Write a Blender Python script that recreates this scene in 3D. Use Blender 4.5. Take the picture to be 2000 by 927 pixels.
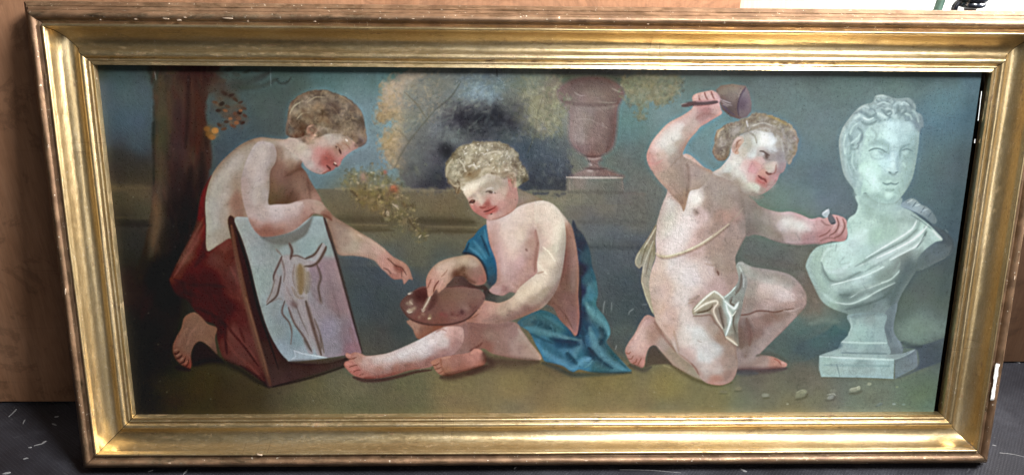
import bpy, bmesh, math, random
import numpy as np
from mathutils import Vector, Matrix, Euler

for o in list(bpy.data.objects): bpy.data.objects.remove(o)
scene = bpy.context.scene
C = scene.collection
R = math.radians

# ---------------------------------------------------------------- camera
# frame space: x along the frame, y up its (leaning) face, z out of it; the
# picture leans back against the board by LEAN.
LEAN = R(11.6)
FW, FH, RAIL, SIGHT_Z = 1.3, 0.63284, 0.0765, 0.030
FRAME = Matrix(((1, 0, 0, 0), (0, math.sin(LEAN), -math.cos(LEAN), 0), (0, math.cos(LEAN), math.sin(LEAN), 0), (0, 0, 0, 1)))
cam_rx, cam_ry, cam_rz = 0.22605, 0.02664, -0.00833
CAMC = Vector((-0.07261, 0.56587, 1.0307))
RCAM = Matrix.Rotation(cam_rz, 3, 'Z') @ Matrix.Rotation(cam_rx, 3, 'X') @ Matrix.Rotation(cam_ry, 3, 'Y')
FOC = 1500.0                                   # focal length in pixels of a 2000 px wide picture
cam = bpy.data.cameras.new('camera'); cam.sensor_width = 36; cam.lens = FOC/2000*36; cam.clip_start = .02; cam.clip_end = 60
camo = bpy.data.objects.new('camera', cam); C.objects.link(camo)
camo.matrix_world = FRAME @ (Matrix.Translation(CAMC) @ RCAM.transposed().to_4x4())
scene.camera = camo
scene.render.resolution_x, scene.render.resolution_y = 1024, 474

# ---------------------------------------------------------------- light: a dim room, a big window high on the right
world = bpy.data.worlds.new('World'); scene.world = world; world.use_nodes = True
world.node_tree.nodes['Background'].inputs[0].default_value = (.86, .93, 1., 1)
world.node_tree.nodes['Background'].inputs[1].default_value = .045
def area(name, loc, target, sx, sy, power, col, spread=180):
    l = bpy.data.lights.new(name, 'AREA'); l.shape = 'RECTANGLE'; l.size, l.size_y = sx, sy; l.energy = power; l.color = col; l.spread = R(spread)
    o = bpy.data.objects.new(name, l); C.objects.link(o); o.location = loc
    o.rotation_euler = (Vector(target)-Vector(loc)).to_track_quat('-Z', 'Y').to_euler()
    return o
for a in (('window', (1.32, .03, 1.08), (.30, .1, .70), .4, .4, 30, (1., .985, .96), 80), ('skylight', (.70, -.80, 1.66), (-.1, 0, .25), .42, .42, 70, (.97, .985, 1.)), ('front_fill', (.75, -2.1, .70), (-.1, .05, .35), .8, 1.1, 9, (1., .98, .95))): area(*a)  # last lamp: low frontal fill, added to brighten the top rail's cove
vs = scene.view_settings; vs.view_transform = 'Standard'; vs.look = 'None'; vs.exposure = 0; vs.gamma = 1; vs.use_curve_mapping = False

# ---------------------------------------------------------------- helpers
def link(name, me, parent=None, mat=None):
    o = bpy.data.objects.new(name, me); C.objects.link(o)
    if mat: me.materials.append(mat)
    if parent: o.parent = parent
    return o
def tag(o, label=None, cat=None, group=None, kind=None):
    if label: o['label'] = label
    if cat: o['category'] = cat
    if group: o['group'] = group
    if kind: o['kind'] = kind
    return o
def mesh(name, verts, faces):
    me = bpy.data.meshes.new(name); me.from_pydata([tuple(v) for v in verts], [], faces); me.update(); return me
class NT:
    def __init__(s, name):
        s.m = bpy.data.materials.new(name); s.m.use_nodes = True; s.t = s.m.node_tree; s.n = s.t.nodes; s.b = s.n['Principled BSDF']
        s.tc = s.n.new('ShaderNodeTexCoord'); s.co = s.tc.outputs['Object']
    def L(s, a, b): s.t.links.new(a, b)
    def map(s, scale, src=None):
        m = s.n.new('ShaderNodeMapping'); m.inputs['Scale'].default_value = scale if hasattr(scale, '__len__') else (scale,)*3
        s.L(src or s.co, m.inputs['Vector']); return m.outputs[0]
    def noise(s, scale, detail=4, rough=.55, vec=None, dist=0):
        n = s.n.new('ShaderNodeTexNoise'); n.inputs['Scale'].default_value = scale; n.inputs['Detail'].default_value = detail
        n.inputs['Roughness'].default_value = rough; n.inputs['Distortion'].default_value = dist
        s.L(vec or s.co, n.inputs['Vector']); return n.outputs['Fac']
    def vor(s, scale, feature='DISTANCE_TO_EDGE', vec=None, rnd=1.):
        n = s.n.new('ShaderNodeTexVoronoi'); n.feature = feature; n.inputs['Scale'].default_value = scale; n.inputs['Randomness'].default_value = rnd
        s.L(vec or s.co, n.inputs['Vector']); return n.outputs['Distance']
    def wave(s, scale, vec=None, dist=0, prof='SIN', direction='X'):
        n = s.n.new('ShaderNodeTexWave'); n.inputs['Scale'].default_value = scale; n.inputs['Distortion'].default_value = dist; n.wave_profile = prof; n.bands_direction = direction
        s.L(vec or s.co, n.inputs['Vector']); return n.outputs['Fac']
    def ramp(s, fac, stops):
        r = s.n.new('ShaderNodeValToRGB'); e = r.color_ramp.elements
        while len(e) < len(stops): e.new(.5)
        for q, (p, c) in zip(e, stops): q.position = p; q.color = (c if hasattr(c, '__len__') else (c,)*3)[:3]+(1,) if hasattr(c, '__len__') else (c, c, c, 1)
        s.L(fac, r.inputs[0]); return r.outputs[0]
    def mix(s, f, a, b, mode='MIX'):
        m = s.n.new('ShaderNodeMix'); m.data_type = 'RGBA'; m.blend_type = mode
        for i, v in ((0, f), (6, a), (7, b)):
            if hasattr(v, 'links') or hasattr(v, 'is_linked'): s.L(v, m.inputs[i])
            else: m.inputs[i].default_value = v if i == 0 else tuple(v)+(1,)
        return m.outputs[2]
    def math(s, op, a, b=0.):
        m = s.n.new('ShaderNodeMath'); m.operation = op
        for i, v in ((0, a), (1, b)):
            if hasattr(v, 'is_linked'): s.L(v, m.inputs[i])
            else: m.inputs[i].default_value = v
        return m.outputs[0]
    def bump(s, h, strength, dist, normal=None):
        b = s.n.new('ShaderNodeBump'); b.inputs['Strength'].default_value = strength; b.inputs['Distance'].default_value = dist
        s.L(h, b.inputs['Height'])
        if normal: s.L(normal, b.inputs['Normal'])
        return b.outputs[0]
    def set(s, **k):
        for a, v in k.items():
            i = s.b.inputs[a.replace('_', ' ')]
            if hasattr(v, 'is_linked'): s.L(v, i)
            else: i.default_value = v if not hasattr(v, '__len__') else (tuple(v)+(1,))[:4]
        return s

# ---------------------------------------------------------------- materials of the setting
def plywood(name, c0, c1, c2, stain=True):
    n = NT(name)
    g = n.noise(3., 6, .6, n.map((16, 1, 1.2)), 1.2); f = n.noise(2.2, 5, .6, n.map((1, 1, 1)), .8)
    col = n.ramp(n.math('ADD', n.math('MULTIPLY', g, .35), n.math('MULTIPLY', f, .65)), [(.3, c0), (.5, c1), (.7, c2)])
    if stain:
        st = n.ramp(n.noise(3.6, 6, .72, n.map((1, 1, 1.5)), 1.8), [(.52, 1.), (.565, .66), (.62, .92), (.70, .75)])
        col = n.mix(.8, col, st, 'MULTIPLY')
        ln = n.ramp(n.noise(2.4, 3, .5, n.map((.7, 1, 22)), .6), [(.66, 1.), (.675, .6), (.69, 1.)])
        col = n.mix(.6, col, ln, 'MULTIPLY')
    fine = n.noise(260, 3, .7, n.map((1, 1, .12)))
    col = n.mix(.45, col, n.ramp(fine, [(.35, .6), (.65, 1.)]), 'MULTIPLY')
    n.set(Base_Color=col, Roughness=.62, Normal=n.bump(fine, .12, .002)); n.b.inputs['Specular IOR Level'].default_value = .3
    return n.m
M_ply = plywood('plywood', (.25, .115, .056), (.34, .168, .088), (.41, .22, .126))
M_pale = plywood('pale board', (.42, .33, .24), (.50, .40, .30), (.56, .47, .36), False)
n = NT('white wall'); n.set(Base_Color=n.ramp(n.noise(6, 4), [(.3, (.60, .58, .55)), (.7, (.66, .65, .62))]), Roughness=.8, Normal=n.bump(n.noise(160, 3), .1, .002)); M_white = n.m
def ribbed_mat():
    n = NT('dimpled mat')
    rot = n.n.new('ShaderNodeMapping'); rot.inputs['Rotation'].default_value = (0, 0, R(38)); n.L(n.co, rot.inputs['Vector'])
    a = n.wave(76, rot.outputs[0], .15); b = n.wave(70, rot.outputs[0], .15, direction='Y')
    gn = n.noise(520, 3, .7); dust = n.noise(7, 6, .72); sc = n.noise(16, 6, .8, n.map((1, 2.2, 1)), 2.5)
    h = n.math('ADD', n.math('MULTIPLY', n.math('MULTIPLY', a, b), .35), n.math('MULTIPLY', gn, .6))
    col = n.ramp(n.math('ADD', n.math('MULTIPLY', dust, .7), n.math('MULTIPLY', gn, .3)), [(.34, (.010, .009, .012)), (.52, (.024, .023, .029)), (.70, (.065, .064, .075))])
    col = n.mix(n.ramp(h, [(.45, 0.), (.85, .45)]), col, (.11, .11, .125))
    col = n.mix(n.ramp(sc, [(.62, 0.), (.72, .45)]), col, (.22, .215, .225))
    n.set(Base_Color=col, Roughness=n.ramp(dust, [(.3, .5), (.7, .7)]), Normal=n.bump(h, .7, .0016)); return n.m
M_mat = ribbed_mat()

# ---------------------------------------------------------------- the setting
BOARD_Y = 0.1275
fl = link('floor', mesh('floor', [(-4, -3, 0), (4, -3, 0), (4, .42, 0), (-4, .42, 0)], [(0, 1, 2, 3)]), None, M_mat); tag(fl, kind='structure')
wl = link('wall', mesh('wall', [(-4, .42, 0), (4, .42, 0), (4, .42, 2.6), (-4, .42, 2.6)], [(0, 1, 2, 3)]), None, M_white); tag(wl, kind='structure')
def slab(name, x0, x1, y0, y1, z0, z1, bev, mat):
    bm = bmesh.new(); bmesh.ops.create_cube(bm, size=1)
    bmesh.ops.scale(bm, vec=(x1-x0, y1-y0, z1-z0), verts=bm.verts)
    bmesh.ops.bevel(bm, geom=bm.edges[:], offset=bev, segments=2, affect='EDGES')
    me = bpy.data.meshes.new(name); bm.to_mesh(me); bm.free()
    o = link(name, me, None, mat); o.location = ((x0+x1)/2, (y0+y1)/2, (z0+z1)/2); return o
# ---------------------------------------------------------------- the painted picture
# The oil painting is flat: its colours are computed here, region by region and
# stroke by stroke, and stored as colours of the canvas mesh.
PX0, PY0, PX1, PY1, PS = 168., 112., 1950., 826., 0.8
BW, BH = int((PX1-PX0)*PS), int((PY1-PY0)*PS)
GX, GY = np.meshgrid((np.arange(BW, dtype=np.float32)+.5)/PS+PX0, (np.arange(BH, dtype=np.float32)+.5)/PS+PY0)
BUF = np.zeros((BH, BW, 3), np.float32)
IDS = np.zeros((BH, BW), np.int32)
prng = np.random.default_rng(7)

def hexc(h): return np.array([int(h[i:i+2], 16) for i in (0, 2, 4)], np.float32)
def pts(s): return np.array([[float(v) for v in p.split(',')] for p in s.split()], np.float32) if isinstance(s, str) else np.asarray(s, np.float32)
def cps(s):
    q = [p.split(',') for p in s.split()]
    return np.array([[float(a[0]), float(a[1])] for a in q], np.float32), np.array([hexc(a[2]) for a in q])
def smooth(p, closed, n=5):
    m = len(p)
    if closed: q = np.concatenate([p[-1:], p, p[:2]])
    else: q = np.concatenate([2*p[:1]-p[1:2], p, 2*p[-1:]-p[-2:-1]])
    out = []
    for i in range(m if closed else m-1):
        a, b, c, d = q[i], q[i+1], q[i+2], q[i+3]
        t = (np.arange(n)/n)[:, None]
        out.append(.5*(2*b+(c-a)*t+(2*a-5*b+4*c-d)*t*t+(3*b-a-3*c+d)*t**3))
    if not closed: out.append(p[-1:])
    return np.concatenate(out).astype(np.float32)
def window(lo, hi, m):
    x0 = max(0, int((lo[0]-m-PX0)*PS)); x1 = min(BW, int((hi[0]+m-PX0)*PS)+2)
    y0 = max(0, int((lo[1]-m-PY0)*PS)); y1 = min(BH, int((hi[1]+m-PY0)*PS)+2)
    return slice(y0, max(y1, y0)), slice(x0, max(x1, x0))
def sdf(p, w):
    X, Y = GX[w], GY[w]; D = np.full(X.shape, 1e9, np.float32); I = np.zeros(X.shape, bool)
    for (ax, ay), (bx, by) in zip(p, np.roll(p, -1, 0)):
        ex, ey = bx-ax, by-ay; L = ex*ex+ey*ey
        if L < 1e-9: continue
        t = np.clip(((X-ax)*ex+(Y-ay)*ey)/L, 0, 1)
        D = np.minimum(D, (X-ax-t*ex)**2+(Y-ay-t*ey)**2)
        if ay != by: I ^= ((ay <= Y) != (by <= Y)) & (X < ax+(Y-ay)*ex/ey)
    return np.where(I, 1, -1)*np.sqrt(D)
def blend(w, A, C):
    BUF[w] += A[..., None]*(C-BUF[w])
def mixc(w, C, power=2.0, eps=40.):
    xy, col = cps(C) if isinstance(C, str) else C
    if len(xy) == 1: return col[0]
    X, Y = GX[w], GY[w]; num = np.zeros(X.shape+(3,), np.float32); den = np.zeros(X.shape, np.float32)
    for (x, y), c in zip(xy, col):
        k = 1/((X-x)**2+(Y-y)**2+eps)**power
        num += k[..., None]*c; den += k
    return num/den[..., None]
MASKS = {}
def fill(poly, C, f=3.2, a=1., straight=False, name=None, clip=None, power=2.0, eps=60., tag=0, jit=0, jf=.12):
    p = pts(poly)
    if not straight: p = smooth(p, True)
    w = window(p.min(0), p.max(0), f+3)
    d = sdf(p, w)
    if jit: d = d+jit*fbm(GX[w]*jf, GY[w]*jf, 3, 11)
    f *= 1.45; A = np.clip(d/f+.5, 0, 1); A = A*A*(3-2*A)
    if name: M = np.zeros((BH, BW), np.float32); M[w] = A; MASKS[name] = M
    if clip: A = A*MASKS[clip][w]
    if tag: IDS[w][A > .5] = tag
    col = hexc(C) if ',' not in C else mixc(w, C, power, eps)
    blend(w, A*a, col)
def stroke(p, width, col, a=1., soft=.6, clip=None, taper=1., tag=0):
    p = smooth(pts(p), False, 5)
    w0, w1 = width if isinstance(width, tuple) else (width, width)
    K = .5*(1+.8*min(1., max(0., (max(w0, w1)-2)/4)))
    w = window(p.min(0), p.max(0), max(w0, w1)*2.1+3)
    X, Y = GX[w], GY[w]; R = np.full(X.shape, 9., np.float32); n = len(p)-1
    if X.size == 0: return
    for i in range(n):
        (ax, ay), (bx, by) = p[i], p[i+1]
        ex, ey = bx-ax, by-ay; L = ex*ex+ey*ey+1e-9
        t = np.clip(((X-ax)*ex+(Y-ay)*ey)/L, 0, 1); s = (i+t)/n
        hw = K*(w0+(w1-w0)*s)*(1-taper*np.abs(2*s-1)**4*.6)+.3
        R = np.minimum(R, np.sqrt((X-ax-t*ex)**2+(Y-ay-t*ey)**2)/hw)
    if soft >= .7: A = np.exp(-R*R*.8)*np.clip(2.2-R, 0, 1)
    else: A = np.clip((1.3-R)/.9, 0, 1); A = A*A*(3-2*A)
    if clip: A = A*MASKS[clip][w]
    if tag: IDS[w][A > .5] = tag
    blend(w, A*a, hexc(col))
def blur(A, r):
    for ax in (0, 1):
        for _ in range(2):
            q = np.concatenate([np.repeat(A.take([0], ax), r+1, ax), A, np.repeat(A.take([-1], ax), r, ax)], ax).cumsum(ax, dtype=np.float64)
            n = A.shape[ax]; A = ((q.take(range(2*r+1, 2*r+1+n), ax)-q.take(range(0, n), ax))/(2*r+1)).astype(np.float32)
    return A
def blob(x, y, rx, ry, col, a=1., rot=0., clip=None, hard=0):
    w = window((x-max(rx, ry)*2.2, y-max(rx, ry)*2.2), (x+max(rx, ry)*2.2, y+max(rx, ry)*2.2), 0)
    c, s = math.cos(math.radians(rot)), math.sin(math.radians(rot))
    dx, dy = GX[w]-x, GY[w]-y
    r2 = ((dx*c+dy*s)/rx)**2+((dy*c-dx*s)/ry)**2
    A = np.clip((1.25-np.sqrt(r2))/.5, 0, 1) if hard else np.exp(-r2*1.4)
    if clip: A = A*MASKS[clip][w]
    blend(w, A*a, hexc(col))
def blobs(s, clip=None, a=.8, hard=0):      # "x,y,rx,ry,rot,hex"
    for q in s.split():
        v = q.split(','); blob(*[float(t) for t in v[:4]], v[5], a, float(v[4]), clip, hard)
def strokes(s, clip=None, a=.8, soft=.7):   # "w0,w1,hex: x,y x,y ...;"
    for q in s.split(';'):
        if ':' not in q: continue
        h, p = q.split(':'); h = h.strip().split(',')
        aa = float(h[3]) if len(h) > 3 else a
        stroke(p, (float(h[0]), float(h[1])), h[2], aa, soft, clip)
def hsh(i, j, k):
    v = (i.astype(np.int64)*374761393+j.astype(np.int64)*668265263+k*144665) & 0x7fffffff
    v = ((v ^ (v >> 13))*1274126177) & 0x7fffffff
    return ((v ^ (v >> 16)) & 0xffff).astype(np.float32)/32767.5-1
def vnoise(x, y, k=0):
    i, j = np.floor(x), np.floor(y); u, v = x-i, y-j
    u, v = u*u*(3-2*u), v*v*(3-2*v)
    a = hsh(i, j, k)*(1-u)+hsh(i+1, j, k)*u; b = hsh(i, j+1, k)*(1-u)+hsh(i+1, j+1, k)*u
    return a*(1-v)+b*v
def fbm(x, y, o=3, k=0):
    r = 0
    for t in range(o): r = r+vnoise(x*2**t, y*2**t, k+t)/2**t
    return r/1.6
def dabs(clip, n, cols, L, wd, ang=None, spread=40, a=.5, curl=0., box=None):
    M = MASKS[clip]; ys, xs = np.nonzero(M > .5)
    if box:
        k = (GX[ys, xs] > box[0]) & (GX[ys, xs] < box[2]) & (GY[ys, xs] > box[1]) & (GY[ys, xs] < box[3]); ys, xs = ys[k], xs[k]
    cols = cols.split()
    for q in prng.integers(0, len(ys), n):
        x, y = GX[ys[q], xs[q]], GY[ys[q], xs[q]]
        th = ang(x, y) if callable(ang) else (ang if ang is not None else prng.uniform(0, 360))
        th = math.radians(th+prng.normal()*spread); l = L*prng.uniform(.5, 1.3); cu = curl*prng.choice((-1, 1))*prng.uniform(.5, 1.2)
        p = [(x+(t*math.cos(th)-cu*t*t*math.sin(th)*2)*l, y+(t*math.sin(th)+cu*t*t*math.cos(th)*2)*l) for t in (-.5, -.2, .15, .5)]
        stroke(p, (wd*prng.uniform(.6, 1.3), wd*.5), cols[prng.integers(len(cols))], a*prng.uniform(.5, 1.), .8, clip)
def hair(clip, cx, cy, n, cols, k=1.):
    fn = lambda x, y: math.degrees(math.atan2(y-cy, x-cx))+90
    M = MASKS[clip]; w = (slice(None), slice(None))
    v = fbm(GX/11, GY/11, 3, int(cx) % 50)
    BUF[:] *= (1+M*np.clip(v, -1, 1)*.30*k)[..., None]
    dabs(clip, n, cols, 17, 5.5, fn, 35, .34, .9)
    dabs(clip, n, cols, 11, 2.6, fn, 45, .36, .9)
def paint_picture():
    # ---- ground, wall, sky
    BUF[:] = mixc((slice(None), slice(None)), """190,135,33474a 240,140,3f5a60 290,145,43595c 200,180,4a6475 250,185,516a76 290,180,50687a 215,230,465f74 260,230,4b667c
 200,280,3f5568 270,285,486074 210,310,333a44 260,315,3a3d42 215,340,2e3136 270,345,363636 205,365,4a4a42 270,365,504e42 215,385,3f443f 270,390,444840
 220,430,34383a 215,470,39454d 265,470,3d4a50 225,520,333c42 230,580,222a30 262,580,262c2c 245,640,1f2c33 300,640,25302f 255,700,26302f 320,700,2a2f28
 260,760,2e3024 340,760,3f3a22 400,760,4d4628 280,800,34332a 400,800,474532 480,770,585437 560,780,5f5f48 600,760,66664c 700,760,6d6f5a 700,800,5f6450
 800,760,6b6b52 800,800,62664f 880,760,7a7150 900,795,70694c 1000,760,7c7350 1000,800,6b6a55 1100,775,7d7350 1200,745,80754e 1200,790,7d7353
 1300,760,83794f 1300,800,706d56 1400,780,7b7352 1450,800,6d6c5a 1500,750,6e6857 1550,790,746c54 1600,760,706b57 1700,780,6f6e58 1700,800,69705f
 1800,770,75785f 1820,800,67776a 1790,740,6c7060 430,200,4a6068 450,150,4a6464 480,230,51707f 520,220,587580 540,160,4f7074 570,150,54777a 470,265,4c6776
 430,300,48606c 420,330,43545c 560,170,547078 640,150,6a8f98 700,150,7499a3 690,180,7ba0ac 720,220,7da4b2 720,280,86aabb 700,320,7ea2b4 650,345,7497a8
 620,350,7093a4 740,250,84a4ae 740,320,7a9aa8 660,360,6c7264 700,375,6d6a58 650,400,6a6752 720,400,6e6a54 850,380,736f5e 860,400,736b56 880,420,6c6752
 760,450,6a6852 700,435,5f5a44 850,450,6b6a56 720,450,6b6c5a 830,480,656a5c 760,490,596563 860,500,586462 700,510,46545e 740,530,45535c 800,560,4b5860
 700,580,46555a 740,600,435055 780,640,454f50 740,660,4c504e 720,690,52534c 1040,380,77745f 1090,380,7c7866 1120,410,716f66 1180,400,757569 1230,390,6f726b
 1240,430,6c7068 1160,450,5f666a 1200,470,575f66 1240,480,4f565e 1180,520,4c5660 1220,560,434c58 1230,600,404a54 1200,620,444e57 1220,645,505a5c
 1200,660,4a5253 1250,620,434c55 1230,200,5f8a90 1240,250,5a868e 1250,300,59777a 1225,330,5e7474 1300,180,6f8f94 1300,220,6a98a4 1350,300,6390a2
 1380,250,6494a4 1320,160,5f7b7a 1400,160,62797a 1500,160,627a80 1560,200,66828a 1600,250,607c88 1640,160,64797f 1580,300,5b7888 1600,340,586f80
 1620,380,5c6d74 1570,390,5c716c 1520,400,5d7468 1500,420,647463 1560,420,5e6f60 1640,420,59676a 1750,150,66797f 1850,150,667a82 1900,170,6a8494
 1850,200,66808e 1900,240,607c90 1850,260,5d7a90 1860,320,577088 1820,340,5c7280 1840,400,5c6f7c 1870,450,55687a 1800,300,60798a 1860,500,566672
 1850,560,596a74 1800,560,5c6a72 1840,610,5f6f6c 1760,600,5a6660 1790,640,75887a 1830,640,7a8c80 1800,665,6b7d74 1830,680,56646e 1480,500,5f6258
 1520,510,5c5e54 1560,500,66665a 1580,560,6d6459 1590,600,74685c 1600,615,6f7266 1560,640,6a7f78 1620,630,73857a 1600,660,5c7370 1640,650,47686c
 1560,680,4c5f62 1620,690,55666a 1540,690,52605c 1560,720,605e54 1580,740,67655a 1480,740,5f5a52 920,750,6f6a4e 1060,735,6c6548 1180,738,776c48
 620,450,5c5c4c 1000,140,56655c 1100,138,55665c 1200,140,4c6058 760,140,5c7a72 850,140,6a7468 1300,140,4c5a50 1450,142,566b6c 1600,144,5c7074 1800,146,5c7078 1900,400,5a6c7c""", 1.8, 500.)
    # garden wall with its ledge, mouldings behind the children
    fill("160,368 420,368 660,369 900,371 1110,373 1260,376 1262,470 1258,520 160,520",
      """190,375,4a4a42 270,375,504e42 215,390,3f443f 270,400,444840 220,430,34383a 215,470,39454d 265,470,3d4a50 225,515,333c42 350,400,403c38 660,385,6c6a5a 700,390,6d6a58 650,410,6a6752 720,410,6e6a54 850,385,75715f 860,405,736b56 880,420,6c6752 760,455,6a6a56 700,435,5f5a44
 850,455,6b6c5a 720,455,6b6c5e 830,480,656a5e 760,490,5a6664 860,500,596563 700,500,4c5a62 1040,385,77745f 1090,390,7c7866 1120,410,716f66 1180,400,757569 1230,390,6f726b 1240,430,6c7068 1160,450,5f666a 1200,470,575f66 1240,480,4f565e 1180,510,4c5660""", 4, .9, True, power=1.8, eps=300.)
    strokes("""16,16,575342,.55: 650,431 720,432 780,433; 14,14,4a4434,.6: 800,433 860,434 925,436; 3,3,807a60,.6: 655,438 760,440 ; 3,3,827b60,.6: 830,442 930,444;
 8,8,59553f,.55: 650,445 760,447; 8,8,5a5440,.6: 800,448 930,450; 6,6,2c2f2e,.6: 190,432 300,434; 3,3,505448,.5: 200,424 300,426; 6,6,5c5a4a,.5: 195,366 300,367;
 5,5,80806c,.45: 655,368 760,369 890,371; 4,4,837f68,.5: 1030,371 1105,371; 10,10,4c4f50,.35: 1130,476 1260,478; 10,8,56605e,.5: 1190,645 1270,648;
 6,6,6c6f6c,.35: 1100,430 1260,432""")
    # ---- left tree trunk with branch and leaves
    fill("297,124 298,170 301,215 296,260 298,300 299,340 296,400 288,450 276,500 258,545 240,600 230,680 330,690 350,620 352,560 375,480 393,400 408,340 413,300 406,250 402,215 410,182 442,172 428,145 420,124",
      """300,150,343e40 318,160,464240 318,220,4b4a44 312,280,3f4238 345,180,463a38 345,220,423638 375,150,402a28 375,200,4a3230 385,235,4c2e2a 380,280,442824 345,290,4a3d42
 390,135,301416 405,160,3a2624 400,300,40302e 350,340,3c2c2e 390,360,3a2626 310,360,3a3634 350,420,2a2224 310,430,3c3630 320,480,38322c 350,500,201b1c 290,520,3a352c
 300,580,24241f 345,560,1c1818 250,600,262b2a 280,640,232a28 320,680,262a25 250,670,242d2e 430,165,453c38 365,240,4a302e 300,250,303c40""", 6, name='trunk', jit=2.5, power=1.7)
    dabs('trunk', 260, '5a4a3e 2c2624 5c3e38 3c3c38 46282a 584e44', 30, 5, 88, 10, .3, 0, (290, 120, 420, 500))
    fill("225,520 300,505 352,520 362,600 345,640 300,690 225,720 195,640", "250,560,242a2c 320,560,1c1b1a 240,640,1d2629 300,640,20241f 320,680,25281f 250,700,23292a", 60, .95)
    strokes("20,14,38322a,.5: 300,430 292,490 276,540; 14,10,141314,.5: 345,500 335,560 320,600; 12,8,2e2c26,.4: 320,520 300,570 276,620")
    strokes("14,12,4c4c42,.6: 314,150 316,250 313,330 306,420 294,500; 5,4,20282c,.7: 299,200 298,300 300,360; 22,18,2a242c,.55: 350,200 348,300 342,400 330,520; 16,12,1e1819,.6: 372,330 366,420 350,500 340,560; 10,8,5a4c3c,.5: 304,380 306,430 298,480; 8,6,5e342c,.5: 384,180 390,240 384,300; 10,8,16181a,.5: 395,300 392,380 378,450; 12,8,3a4038,.45: 322,230 322,300; 6,4,241a1c,.6: 368,150 366,230 362,290; 6,4,2c2022,.5: 402,250 404,300; 7,5,54483c,.4: 330,180 332,260", 'trunk')
    strokes("18,14,47494a,.8: 410,176 440,172 470,165; 14,5,3d494b,.85: 455,168 480,164 505,153 528,141; 6,4,41514f,.8: 470,172 500,170 520,165 535,157 542,155; 4,2,3c4c4c,.8: 540,155 546,162 556,163 564,158 569,150; 9,4,3f4a4a,.6: 425,146 445,147")
    fill("424,180 450,178 468,190 470,205 455,214 440,228 426,222 415,205", "544c42", 10, .35, jit=8)
    blobs("322,136,9,4,20,3a3a34 336,142,8,4,-10,4a4438 350,134,9,4,0,30302c 428,142,9,4,10,3c4240 446,136,10,4,-10,34403e 462,146,9,4,20,465250 482,140,9,3,-20,3e4a48 410,140,8,5,0,3a2c28 418,156,9,5,20,443a34 434,158,9,4,-10,4c4a44 500,138,8,3,10,4a5856", None, .7, 1)
    fill("440,215 470,205 480,220 482,236 468,252 450,245 438,232", "5c4e42", 9, .4, jit=7)
    blobs("412,258,15,14,0,7e6036 418,262,9,8,0,957243 408,250,8,6,0,6c5430 441,184,14,7,20,3c322f 455,190,10,6,30,44382f 428,205,10,5,10,6a5a46 432,214,9,5,-20,3c332c 460,228,14,12,0,4a342c 464,228,7,7,0,6f5244 470,238,8,5,30,3c2a26 452,240,7,5,0,7a5e48 434,245,10,7,0,54463c 446,228,9,6,0,5c5046 468,208,8,5,0,5c4c42 430,194,8,6,0,585046", None, .6)
    blobs("438,182,7,4,30,3a302c 452,186,6,3,-20,352a28 460,195,6,3,40,40332c 420,200,6,3,10,5c4c3c 433,203,6,4,-30,2e2824 444,208,6,3,20,4c4036 426,216,5,3,0,332a26 468,220,5,4,0,3a2822 478,226,5,3,30,54403a 459,222,4,4,0,644a3e 466,232,5,4,0,6c5448 474,240,5,3,-30,3c2c28 455,246,6,3,20,6c4c3a 442,238,5,3,0,3f342e 428,244,5,3,40,473a32 437,252,6,3,-10,5c4838 420,255,7,6,0,b8864a 408,262,7,6,0,7c5a30 414,268,7,5,0,986c3c 404,252,6,5,0,8a6436 462,240,5,4,0,8a6044 450,232,4,3,0,8c6448 440,216,5,3,20,7c5c44 470,216,4,3,0,86624a 476,212,6,3,10,50423a 470,200,5,2.5,-20,463a34", None, .9, 1)
    # ---- middle trees
    fill("800,138 768,158 750,166 748,186 742,206 736,222 734,234 745,238 764,236 778,244 762,252 746,262 744,290 752,312 772,332 790,352 802,369 872,369 960,372 1108,374 1112,300 1114,210 1100,170 1070,138 930,133",
      """760,175,9c9486 775,168,9c9488 750,225,8a7a5c 765,222,8c8068 755,280,9a8666 775,262,948a70 765,310,867e6c 790,160,8f8878 800,190,7c8a84 820,220,84887c 790,250,838a82 800,300,6a7074 820,270,646a70 840,320,585b64
 860,350,4c4f58 800,350,5a5c62 850,170,83877e 880,160,8a8c84 860,210,7c7d7a 900,170,7f8a90 930,180,8c9caa 950,190,8799a8 910,190,7e8c96 940,160,6f8290 970,160,788a90 1000,160,74847c
 1040,150,6f7d70 880,220,5e5a60 910,230,46444a 940,225,3c4048 970,230,3a424a 990,240,484c54 920,245,423f44 860,250,757c88 880,262,7c8692 850,280,636770 870,295,34343c 1000,200,6c706c
 1010,220,5a5f5c 1040,205,7c7c58 1050,225,7d8062 1070,200,746c58 1060,245,7c765a 1030,260,4c555c 1020,290,4a5868 1060,290,4e5866 1090,280,5c6a72 1100,250,788078 1100,220,7e857c 1080,180,6e6458
 1010,330,505868 1040,350,44464e 1090,340,4b4e58 1100,365,40434a 900,140,4f5c60 960,138,4c5660 870,330,4c5060""", 9, name='wood', jit=9, power=1.7, eps=400.)
    dabs('wood', 500, '8d948e 76807c 98998c 687074 6d7878 94907c', 9, 4.5, None, 60, .26, .3, (735, 138, 1000, 215))
    dabs('wood', 200, 'a0917a a8987c 8c8068 a0978a', 7, 4, None, 60, .35, .3, (735, 160, 790, 330))
    dabs('wood', 320, '5c6470 4c525e 6a727c 444a54 6c767e', 9, 4.5, None, 60, .26, .3, (790, 240, 1100, 370))
    dabs('wood', 220, '8f8f70 82825f 6c6c50 98987e 5c6054', 9, 4.5, None, 60, .32, .3, (1010, 170, 1100, 270))
    dabs('wood', 150, 'a0b0bc 8898a8 b4c2ca 74838f', 5, 2.2, None, 60, .4, .3, (890, 145, 985, 205))  # pale blue dabs, with two blobs below: varnish glitter painted in
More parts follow.
